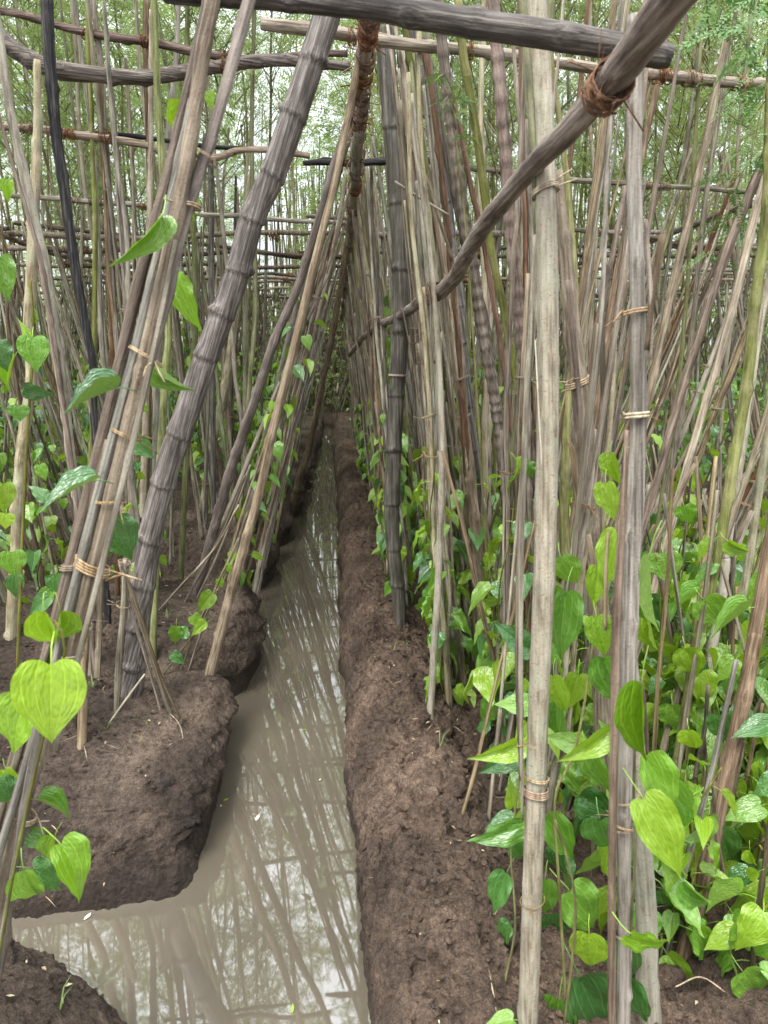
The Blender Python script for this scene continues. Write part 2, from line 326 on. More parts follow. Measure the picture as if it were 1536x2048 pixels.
# ---------------------------------------------------------------- ground
def ss(a, b_, x): t_ = np.clip((x - a) / (b_ - a), 0, 1); return t_ * t_ * (3 - 2 * t_)
def smin(a, b_, k): h_ = np.clip(.5 + .5 * (b_ - a) / k, 0, 1); return b_ * (1 - h_) + a * h_ - k * h_ * (1 - h_)
def terr(x, y, fine=False):
    x = np.asarray(x, float); y = np.asarray(y, float)
    xl = np.interp(y, [-3, 1.2, 1.6, 2.2, 2.7, 3.3, 4.2, 5.2, 6.2, 8.2, 11.4], [-.45, -.43, -.385, -.38, -.36, -.37, -.37, -.30, -.26, -.21, -.14])
    xl = xl + .05 * (vn(y * 4.2, y * 0, 3) - .5) * ss(1.5, 2.5, y)
    for yc, w_, dd in ((2.42, .10, .20), (3.55, .15, .28), (4.5, .08, .13), (5.3, .09, .14), (6.3, .1, .1), (7.4, .1, .08)): xl = xl - dd * np.exp(-((y - yc) / w_) ** 2)
    xr = .036 + .02 * ss(1.9, 1.0, y) + .03 * (vn(y * 2.5, y * 0, 9) - .5) + .05 * (fbm(y * 7.3, y * 0 + 2.2, 12, 4) - .5)
    # mound bank
    a = (xl - x) / .15; c = (y - 1.5 + .07 * (vn(x * 5, x * 0, 5) - .5) * ss(-.45, -.6, x)) / .34
    d = smin(a, c, .32)
    e = (1 - np.sqrt(((x + .86) / .53) ** 2 + ((y - .86) / .47) ** 2)) * .45 / .16
    e = np.where(x < -.86, smin(np.full_like(x, 9.), (1 - np.abs(y - .86) / .43) * .45 / .17, .3), e)
    d = np.maximum(d, e)
    s_ = np.clip(d, 0, 1)
    zl = np.where(d > 0, .235 * (1 - (1 - s_) ** 2.05), np.maximum(d * .25, -.15))
    zl = zl + ss(0.6, 1.5, d) * (.07 * (vn(x * 2.1, y * 2.1, 21) - .45))
    prof = .075 * ss(2.38, 2.62, y) * ss(3.35, 3.1, y) - .10 * ss(3.1, 3.38, y) * ss(3.85, 3.6, y) + .07 * ss(3.6, 3.9, y) * ss(4.6, 4.3, y) - .08 * ss(4.3, 4.6, y) * ss(5.1, 4.85, y) + .06 * ss(4.85, 5.1, y) * ss(6.2, 5.9, y)
    prof = prof - .06 * np.exp(-((y - 2.40 - .12 * (x + .6)) / .07) ** 2)
    zl = zl + prof * ss(.1, .9, d)
    # berm bank
    g = (x - xr) / .14; s2 = np.clip(g, 0, 1)
    zr = np.where(g > 0, .235 * (1 - (1 - s2) ** 2.2), np.maximum(g * .3, -.15))
    zr = zr - .13 * ss(.22, .50, x) + .05 * (vn(x * 1.7 + 4, y * 1.7, 31) - .5) * ss(.3, .6, x)
    mid = .5 * (xl + xr)
    z = np.where(x < mid, zl, zr)
    z = np.maximum(z, -.16)
    # neighbouring ditches
    for xc in (2.15, -2.3, 4.3, -4.5, 6.4, -6.6):
        z = z - .16 * np.exp(-((x - xc) / .26) ** 2)
    z = np.where(y > 11.0, z * (1 - ss(11.2, 11.7, y)) + .2 * ss(11.2, 11.7, y), z)
    z = np.where(np.abs(x) > 9, np.maximum(z, .1), z)
    if fine:
        for fx, fy in ((.287, 2.786), (-.72, 2.11), (-.459, 2.265), (-.68, 3.2), (.325, 2.0), (-.80, 1.97), (.34, 1.52), (.36, 1.50)):
            r2 = np.hypot(x - fx, y - fy); z = z + .022 * np.exp(-((r2 - .03) / .03) ** 2)
        k = ss(-.06, .04, z) * .8 + .2
        amp = np.where(x > mid, 1.0 + .5 * ss(.05, .12, x) * ss(.5, .3, x), 1.0)
        n_ = fbm(x * 16, y * 16, 41, 3) - .5
        r_ = 1 - np.abs(2 * fbm(x * 24, y * 24, 57, 3) - 1)
        z = z + k * amp * ((.042 * n_ + .040 * (r_ - .75)) * np.where(x > mid, 1, .55) + .016 * (vn(x * 85, y * 85, 71) - .5))
        hole = np.clip(fbm(x * 9, y * 9, 83, 2) - .62, 0, 1)
        z = z - k * hole * .16
        big = vn(x * 7 + 3, y * 7, 61) - .5; z = z + k * .03 * big * np.where(x > mid, 1, .8)
    return z
def axis(segs):
    o = [segs[0][0]]
    for a, b_, st in segs:
        n_ = max(1, int(round((b_ - a) / st))); o += list(np.linspace(a, b_, n_ + 1)[1:])
    return np.array(o)
gx = axis([(-90, -20, 10), (-20, -6, 1.0), (-6, -3, .15), (-3, -1.1, .03), (-1.1, .75, .0075), (.75, 1.6, .014), (1.6, 3.5, .04), (3.5, 8, .2), (8, 20, 1), (20, 90, 10)])
gy = axis([(-20, -1, 1.0), (-1, .7, .05), (.7, 2.6, .008), (2.6, 4.5, .016), (4.5, 8, .04), (8, 13, .1), (13, 30, .8), (30, 120, 10)])
X, Y = np.meshgrid(gx, gy); Z = terr(X, Y, True)
sl = ss(.0, .1, Z)
X2 = X + sl * .035 * (fbm(X * 18, Y * 18 + Z * 60, 91, 3) - .5) + np.where((X < -.2) & (X > -.7), .075 * ss(.06, .13, Z) * ss(.5, .25, np.abs(X + .35)) * ss(1.4, 1.7, Y), 0) - np.where((X > .03) & (X < .25), .02 * ss(.03, .1, Z), 0)
Y2 = Y + sl * .035 * (fbm(X * 18 + 9, Y * 18 + Z * 60, 97, 3) - .5)
ny, nx = X.shape
i = np.arange(ny - 1)[:, None] * nx + np.arange(nx - 1)[None, :]
Q = np.stack([i, i + 1, i + nx + 1, i + nx], -1).reshape(-1, 4)
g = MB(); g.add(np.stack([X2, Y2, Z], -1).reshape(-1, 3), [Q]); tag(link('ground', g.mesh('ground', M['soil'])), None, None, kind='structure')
g = MB(); g.add([(-8, -3, 0), (8, -3, 0), (8, 13, 0), (-8, 13, 0)], [[(0, 1, 2, 3)]]); tag(link('water', g.mesh('water', M['water'], False)), None, None, kind='structure')
def tz(x, y): return float(terr(np.array([x]), np.array([y]))[0])
def foot(px, py):
    z = .18
    for _ in range(6): p = gnd(px, py, z); z = tz(p[0], p[1])
    return np.array([p[0], p[1], z])

# ---------------------------------------------------------------- sticks
def stick_geo(P, R, sides=10, step=.02, knots=.35, gnarl=.06, seed=0, lips=False, wob=1.0):
    """P local points (n,3), R radii (n): resampled, with knots and an uneven skin"""
    rs = np.random.RandomState(seed)
    PR = spline(np.column_stack([P, R]), step); P, R = PR[:, :3].copy(), np.maximum(PR[:, 3], .0012)
    n = len(P); s = np.arange(n) * step
    P[:, 0] += wob * R * .35 * (vn(s * 5, s * 0 + seed, 5) - .5) * 2; P[:, 1] += wob * R * .35 * (vn(s * 5, s * 0 + seed, 8) - .5) * 2
    th = np.arange(sides) / sides
    w = 1 + gnarl * 2 * (vn(s[:, None] * 14, th[None, :] * sides * .8 + seed * 3.3, 3) - .5)
    k = rs.uniform(0, .1)
    while k < s[-1]:
        a = rs.randint(sides); d = np.abs((np.arange(sides) - a + sides / 2) % sides - sides / 2)
        w += knots * np.exp(-((s[:, None] - k) / (R.mean() * .5 + step * .3)) ** 2) * np.exp(-(d[None, :] / (sides * .12)) ** 2)
        w += knots * .22 * np.exp(-((s[:, None] - k) / (step * .7)) ** 2)
        k += rs.uniform(.05, .16)
    if lips:
        k = rs.uniform(.02, .05)
        while k < s[-1]:
            q = (s - k) / (R.mean() * .55); w += (.16 * np.exp(-q ** 2) - .1 * np.exp(-(q + 1.3) ** 2))[:, None]; k += R.mean() * rs.uniform(2.1, 3.0)
    return tube(P, R, sides, True, w)

def bamboo_geo(P, R, nodes, sides=20, seed=0):
    """P local points, nodes: arc positions along P"""
    rs = np.random.RandomState(seed)
    PR = spline(np.column_stack([P, R]), .006); P, R = PR[:, :3].copy(), PR[:, 3]
    s = np.concatenate([[0], np.cumsum(np.linalg.norm(np.diff(P, axis=0), axis=1))])
    th = np.arange(sides) / sides
    w = np.ones((len(P), sides)) + .02 * (vn(s[:, None] * 3, th[None, :] * 7 + seed, 3) - .5)
    for k in nodes:
        t_ = rs.uniform(-.004, .004) + .004 * np.sin(2 * PI * th + rs.uniform(0, 6)); q = s[:, None] - k - t_[None, :]
        w += .10 * np.exp(-(q / .004) ** 2) + .05 * np.exp(-((q - .012) / .012) ** 2) - .035 * np.exp(-((q + .014) / .008) ** 2)
        a = rs.randint(sides); d = np.abs((np.arange(sides) - a + sides / 2) % sides - sides / 2)
        w += .28 * np.exp(-((q - .008) / .008) ** 2) * np.exp(-(d[None, :] / 1.6) ** 2)
    # internodes kink a touch from one to the next
    off = np.interp(s, [0] + sorted(nodes) + [s[-1] + 1e-3], rs.uniform(-.0035, .0035, len(nodes) + 2)); P[:, 0] += off
    return tube(P, R, sides, True, w)

def trace(pts, Y0=None, Y1=None, root=True, up=None):
    """photo trace [(px,py,w)...] bottom to top -> world points and radii. Y0 None: stands where its foot meets the ground"""
    if Y0 is None: Y0 = foot(pts[0][0], pts[0][1])[1]
    if Y1 is None: Y1 = Y0
    a = [0.0]
    for p, q in zip(pts, pts[1:]): a.append(a[-1] + math.hypot(q[0] - p[0], q[1] - p[1]))
    P = []; R = []
    for p, s in zip(pts, a):
        f = s / a[-1]; Yd = 1 / ((1 - f) / Y0 + f / Y1); v = at(p[0], p[1], Yd); P.append(v); R.append(p[2] / 2 * .88 * zc(v) / F)
    if root:
        d = P[0] - P[1]; d = d / abs(d[2]); v = P[0].copy()
        for _ in range(6): v = P[0] + d * max(0.0, P[0][2] - tz(v[0], v[1]) + .05)
        if np.linalg.norm(v - P[0]) > .02: P.insert(0, v); R.insert(0, R[0] * 1.05)
    if up:
        d = P[-1] - P[-2]; d = d / d[2]; P.append(P[-1] + d * (up - P[-1][2])); R.append(R[-1] * .85)
    return np.array(P), np.array(R)

def part_from_world(name, P, R, mat, parent, kind='stick', nodes=None, **kw):
    Mx, L_ = zmat(P[0], P[-1]); inv = np.array(Mx.inverted()); Pl = (np.column_stack([P, np.ones(len(P))]) @ inv.T)[:, :3]
    g = MB()
    if kind == 'bamboo': g.add(*bamboo_geo(Pl, R, nodes, seed=kw.get('seed', 0)))
    else: g.add(*stick_geo(Pl, R, **kw))
    me = g.mesh(name, mat)
    if parent is not None: Mx = parent.matrix_basis.inverted() @ Mx
    return link(name, me, parent, Mx)

def loop_geo(c, ax, r, turns=2, tr=.0018, jit=.25, seed=0, tails=2, spread=None, flat=1.0, rough=0):
    """a strip wound round an axis, with loose ends"""
    rs = np.random.RandomState(seed); ax = np.asarray(ax, float); ax = ax / np.linalg.norm(ax)
    u = np.cross(ax, [0.1, .2, 1] if abs(ax[2]) < .9 else [1, .1, 0]); u /= np.linalg.norm(u); v_ = np.cross(ax, u)
    sp_ = spread if spread is not None else tr * 2.2 * turns; g = MB(); n = int(14 * turns)
    tt = np.linspace(0, 1, n); th = tt * turns * 2 * PI + rs.uniform(0, 6)
    rr = r * (1.04 + jit * .3 * (vn(tt * 6 * turns, tt * 0 + seed, 2) - .3)) + tr
    tl = rs.uniform(-.35, .35)
    P = c + ax * (sp_ * (tt - .5) + tl * r * np.sin(th))[:, None] + (rr * np.cos(th))[:, None] * u + (rr * np.sin(th))[:, None] * v_
    g.add(*tube(P, tr * (1 + rough * (rs.rand(n) - .5)), 5))
    for k in range(tails):
        p = P[0] if k % 2 == 0 else P[-1]; o = (p - c) - ax * ax.dot(p - c); o /= np.linalg.norm(o) + 1e-9; d = o * .8 + ax * rs.uniform(-.9, .3) + rs.uniform(-.6, .6, 3); d /= np.linalg.norm(d)
        l = rs.uniform(1.0, 2.6) * max(r, .012); Q_ = np.array([p, p + d * l * .5 + rs.uniform(-.2, .2, 3) * l * .3, p + d * l]); g.add(*tube(spline(Q_, l / 4), tr * .8, 4))
    return g
def merge(gs):
    o = MB()
    for g in gs:
        n0 = o.n; o.v += g.v; o.uv += g.uv; o.mi += g.mi; o.f += [f + n0 for f in g.f]; o.n += g.n
    return o
def rope_geo(c, ax, r, seed=0, loops=7, tr=.0028, width=.05, fuzz=30):
    rs = np.random.RandomState(seed); gs = []; ax = np.asarray(ax, float); ax /= np.linalg.norm(ax)
    for k in range(loops):
        a2 = ax + rs.uniform(-.28, .28, 3); cc = c + ax * width * (k / max(1, loops - 1) - .5)
        gs.append(loop_geo(cc, a2, r * rs.uniform(1.0, 1.16), 1.3, tr * rs.uniform(.55, 1.1), .7, seed * 31 + k, 1 if k % 3 == 0 else 0, .006, rough=.7))
    g = MB()
    for k in range(fuzz):
        o = rs.normal(size=3); o -= ax * o.dot(ax) * .7; o /= np.linalg.norm(o); p = c + ax * width * rs.uniform(-.6, .6) + o * r * 1.05; d = o + rs.normal(size=3) * .8
        l = rs.uniform(.008, .035); g.add(*tube(spline([p, p + d * l * .4 + rs.normal(size=3) * .004, p + d * l * .6 + rs.normal(size=3) * .008 - np.array([0, 0, l * .4])], l / 3), .0005, 3))
    return merge(gs + [g])

def hero(name, label, cat, pts, mat, Y0=None, Y1=None, root=True, up=None, group=None, ties=(), **kw):
    P, R = trace(pts, Y0, Y1, root, up); t = thing(name, label, cat, P[0], group)
    kw.setdefault('sides', 12); kw.setdefault('step', .018)
    part_from_world(kw.pop('part', 'shaft'), P, R, M[mat], t, seed=len(label) + int(pts[0][0]), **kw)
    for k, (py, tr) in enumerate(ties): add_tie(t, P, R, py, tr, k)
    return t, P, R
def near_y(P, px_y):        # index of the world point whose image row is nearest
    best = None
    for i_ in range(len(P) - 1):
        for f in np.linspace(0, 1, 12):
            p = P[i_] * (1 - f) + P[i_ + 1] * f; z_ = zc(p); up_ = (p[2] - CH) * math.cos(PITCH) + (p[0] * math.sin(YAW) + p[1] * math.cos(YAW)) * math.sin(PITCH)
            py = 1024 - F * up_ / z_; e = abs(py - px_y)
            if best is None or e < best[0]: best = (e, i_, f, p)
    return best
def add_tie(t, P, R, py, tr=.0018, k=0, rmul=1.15, mat='tie', turns=3, tails=2):
    _, i_, f, p = near_y(P, py); r = (R[i_] * (1 - f) + R[i_ + 1] * f) * rmul
    g = loop_geo(p, P[i_ + 1] - P[i_], r, turns, tr, .3, int(py) + k, tails)
    link('tie', g.mesh('tie', M[mat]), t, t.matrix_basis.inverted())
# ---------------------------------------------------------------- traced poles
def bundle(name, label, cat, stalks, ties=(), group=None, part='stalk'):
    """stalks: (pts, mat, Y0, Y1, opts); ties: (stalk index, image row, radius factor, strip radius, turns)"""
    t = None; G = []
    for k, (pts, mat, Y0, Y1, o) in enumerate(stalks):
        P, R = trace(pts, Y0, Y1, o.get('root', True), o.get('up'))
        if t is None: t = thing(name, label, cat, P[0], group)
        kw = {a: b_ for a, b_ in o.items() if a not in ('root', 'up', 'part')}; kw.setdefault('sides', 10); kw.setdefault('step', .02)
        part_from_world(o.get('part', part), P, R, M[mat], t, seed=k * 7 + int(pts[0][1]), **kw); G.append((P, R))
    for i_, py, rm, tr, turns in ties: add_tie(t, G[i_][0], G[i_][1], py, tr, i_, rm, turns=turns)
    return t, G
N_ = {'root': False}
bA, gA = bundle('stalk_bundle', 'thick leaning bundle of dry brown stalks tied with strips over the channel mouth', 'stalk bundle', [
    ([(-10, 1900, 42), (40, 1650, 44), (95, 1440, 42), (150, 1260, 40), (205, 1060, 40), (258, 850, 38), (305, 660, 34), (350, 450, 32), (395, 200, 32), (425, 20, 32)], 'tanbrown', .95, 1.12, {'up': 2.05, 'gnarl': .1}),
    ([(190, 1080, 22), (262, 840, 24), (330, 620, 26), (375, 430, 26), (440, 220, 26), (502, 0, 28)], 'mauve', 1.03, 1.14, {'root': False, 'up': 2.05}),
    ([(20, 1560, 24), (90, 1330, 26), (160, 1060, 28), (215, 830, 28), (268, 600, 26), (320, 420, 24), (372, 200, 22), (415, 0, 20)], 'brown', .99, 1.16, {'up': 2.0, 'gnarl': .12}),
    ([(60, 1500, 18), (118, 1300, 22), (178, 1060, 22), (245, 800, 22), (290, 620, 22), (335, 430, 20), (385, 200, 18)], 'grey', .96, 1.12, {}),
    ([(330, 340, 10), (372, 190, 14), (400, 90, 15), (425, 0, 16)], 'rust', 1.18, 1.2, {'root': False, 'up': 2.05}),
    ([(60, 1560, 14), (110, 1350, 18), (150, 1170, 20), (185, 1000, 20), (215, 880, 12)], 'brown', 1.02, 1.05, {'gnarl': .15}),
    ([(110, 1500, 10), (165, 1280, 14), (222, 1060, 14), (280, 830, 13), (322, 640, 12), (352, 480, 9)], 'tan', .93, 1.06, {'root': False}),
    ([(20, 1800, 16), (52, 1600, 18), (80, 1460, 16), (125, 1260, 14)], 'grey', .93, .95, {}),
    ([(-40, 1760, 12), (10, 1600, 16), (60, 1430, 16), (100, 1290, 12)], 'brown', .97, 1.0, {}),
], [(0, 1128, 1.7, .0019, 4), (2, 1135, 1.15, .0015, 3), (0, 1310, 1.35, .0016, 3), (0, 1640, 1.2, .0016, 3), (0, 862, 1.6, .0012, 2), (0, 705, 2.0, .0012, 2), (1, 415, 1.5, .0016, 2), (1, 315, 2.0, .001, 2), (0, 1000, 1.5, .001, 2), (0, 1235, 1.5, .0011, 2)])

def bamboo(name, label, pts, nodes_py, mat, Y0=None, Y1=None, up=None, seed=0, root=True, tie_py=()):
    P, R = trace(pts, Y0, Y1, root, up); t = thing(name, label, 'bamboo pole', P[0])
    s = [0.0]
    for a, b_ in zip(P, P[1:]): s.append(s[-1] + np.linalg.norm(b_ - a))
    nd_ = []
    for py in nodes_py: _, i_, f, p = near_y(P, py); nd_.append(s[i_] + f * (s[i_ + 1] - s[i_]))
    part_from_world('culm', P, R, M[mat], t, 'bamboo', nodes=sorted(nd_), seed=seed)
    for py, tr in tie_py: add_tie(t, P, R, py, tr, 0, 1.08, turns=2)
    return t, P, R
bamboo('bamboo_pole', 'thick weathered grey bamboo pole leaning from the mound up to the ridge pole', [(262, 1405, 49), (283, 1200, 51), (300, 1078, 53), (325, 965, 54), (357, 868, 56), (413, 715, 56), (446, 630, 56), (476, 540, 56), (505, 440, 56), (543, 350, 58), (585, 235, 60), (625, 120, 60), (660, 15, 62)],
       [1330, 1262, 1168, 1078, 965, 868, 715, 632, 542, 440, 350, 237, 118, 10], 'bamboo', None, 2.05, 2.3, 3)
bamboo('bamboo_pole', 'dark upright bamboo pole standing on the berm crest beside the ditch', [(800, 1250, 26), (796, 1180, 31), (786, 1090, 32), (785, 1000, 36), (788, 900, 36), (793, 790, 37), (801, 680, 37), (802, 540, 40), (797, 403, 42), (786, 258, 42), (777, 150, 42), (771, 60, 44)],
       [1168, 1095, 1008, 903, 792, 668, 540, 404, 258, 95], 'bambooblack', None, 2.75, 2.45, 8, tie_py=[(748, .0018)])
bamboo('bamboo_pole', 'slim silvery bamboo pole leaning behind the ridged brown stalks', [(990, 1150, 24), (965, 1010, 22), (943, 860, 19), (930, 720, 19), (918, 600, 22), (905, 500, 24), (892, 400, 27), (872, 300, 28), (852, 180, 28), (838, 100, 27), (822, 40, 26)],
       [1080, 960, 900, 805, 690, 607, 558, 470, 403, 312, 237, 168, 96], 'bamboo', 3.1, 3.0, 2.5, 5)
bamboo('bamboo_pole', 'thin bluish grey bamboo post among dry stalks beside the mound rows', [(425, 760, 12), (424, 600, 13), (422, 430, 13), (420, 300, 12)], [700, 600, 520, 430, 360], 'bamboo', 4.3, 4.3, 2.4, 12)

# front poles by the camera
gP, GP, GR = hero('pale_pole', 'smooth pale thick pole in front of the leafy vines, tied with tan strips', 'pole', [(1050, 2200, 46), (1055, 2048, 46), (1065, 1800, 44), (1074, 1500, 45), (1086, 1200, 48), (1091, 1000, 50), (1095, 700, 49), (1096, 560, 48), (1092, 400, 48), (1083, 200, 54), (1068, 20, 62)], 'palegrey', .92, 1.35, up=2.2, sides=20, step=.012, knots=.12, gnarl=.02, wob=.2)
for k, (py, tr, tn) in enumerate([(378, .0017, 3), (1560, .0013, 2), (1588, .0016, 4), (1810, .001, 1)]): add_tie(gP, GP, GR, py, tr, k, 1.1, turns=tn)
bundle('stalk_bundle', 'thin grey split stalks bound along the smooth pale pole', 'stalk bundle', [
    ([(1046, 1640, 7), (1040, 1400, 11), (1040, 1200, 12), (1044, 1000, 12), (1052, 800, 13), (1064, 600, 11), (1070, 470, 7)], 'grey', .99, 1.18, N_),
    ([(1040, 1560, 6), (1034, 1300, 8), (1042, 1000, 9), (1058, 750, 9), (1066, 620, 7)], 'brown', 1.0, 1.17, N_),
    ([(1072, 400, 14), (1068, 300, 17), (1058, 150, 18), (1045, 0, 18)], 'green', 1.25, 1.32, {'root': False, 'up': 2.2}),
    ([(1084, 940, 2), (1076, 800, 3), (1070, 680, 3)], 'tan', 1.08, 1.14, N_)], [(0, 1480, 1.6, .0008, 1)])
hP, HP, HR = hero('split_pole', 'grey brown weathered double pole standing upright with short forked stubs', 'pole', [(1246, 2200, 30), (1246, 2048, 30), (1248, 1700, 32), (1255, 1400, 36), (1262, 1200, 37), (1270, 1000, 38), (1274, 830, 37), (1271, 650, 34), (1267, 500, 33), (1265, 350, 34), (1264, 160, 38)], 'greytan', .88, 1.08, up=1.85, sides=16, step=.012, gnarl=.08, knots=.25)
for pts, mat in [([(1222, 2150, 18), (1223, 1800, 18), (1226, 1500, 19), (1234, 1250, 20), (1246, 1000, 16), (1253, 860, 10)], 'brown'), ([(1300, 720, 10), (1300, 600, 13), (1294, 520, 12), (1290, 440, 9)], 'tan'), ([(1293, 700, 12), (1303, 600, 14), (1314, 530, 15), (1325, 470, 17)], 'brown'), ([(1211, 1260, 8), (1212, 1130, 8), (1217, 1062, 8)], 'tan')]:
    P, R = trace(pts, .87 if pts[0][1] > 1300 else .99, .95 if pts[0][1] > 1300 else 1.0, False); part_from_world('stub' if pts[0][1] < 1300 else 'shaft', P, R, M[mat], hP, seed=int(pts[0][0]), sides=10, step=.012)
for k, (py, tr, rm) in enumerate([(627, .0017, 1.45), (828, .0022, 1.15), (1600, .0008, 1.6), (1640, .001, 1.5), (1660, .0008, 1.7), (1865, .001, 1.5)]): add_tie(hP, HP, HR, py, tr, k, rm, turns=2)
hero('pale_pole', 'short fat pale pole rising behind the weathered double pole', 'pole', [(1312, 2160, 52), (1302, 2000, 51), (1288, 1800, 46), (1276, 1600, 42), (1262, 1350, 38), (1250, 1100, 30)], 'palegrey', 1.0, 1.12, gnarl=.03, knots=.12, sides=16)
hero('brown_pole', 'brown pole with split peeling bark between the two front poles', 'pole', [(1205, 1420, 42), (1195, 1200, 44), (1185, 1050, 45), (1168, 880, 44), (1150, 720, 38), (1138, 560, 32), (1125, 430, 24)], 'tanbrown', 1.5, 1.55, gnarl=.1, ties=[(760, .0022)], up=1.75)
bundle('stalk_bundle', 'dark peeling slivers of bark leaning with the brown split pole', 'stalk bundle', [
    ([(1188, 1180, 12), (1160, 1060, 14), (1145, 900, 12), (1136, 880, 8)], 'brown', 1.44, 1.44, N_),
    ([(1165, 930, 7), (1160, 820, 8), (1150, 700, 14), (1135, 560, 10)], 'mauve', 1.44, 1.46, N_),
    ([(1198, 1300, 10), (1205, 1050, 13), (1208, 850, 14), (1205, 680, 12), (1200, 560, 10)], 'grey', 1.4, 1.4, {})], [(1, 760, 1.5, .001, 1)])
hero('green_pole', 'olive green stem curving just behind the pale front pole', 'pole', [(1132, 1180, 24), (1130, 1000, 22), (1135, 840, 18), (1150, 700, 14), (1150, 560, 16), (1140, 420, 15), (1125, 300, 13)], 'green', 1.85, 1.85, up=2.3)

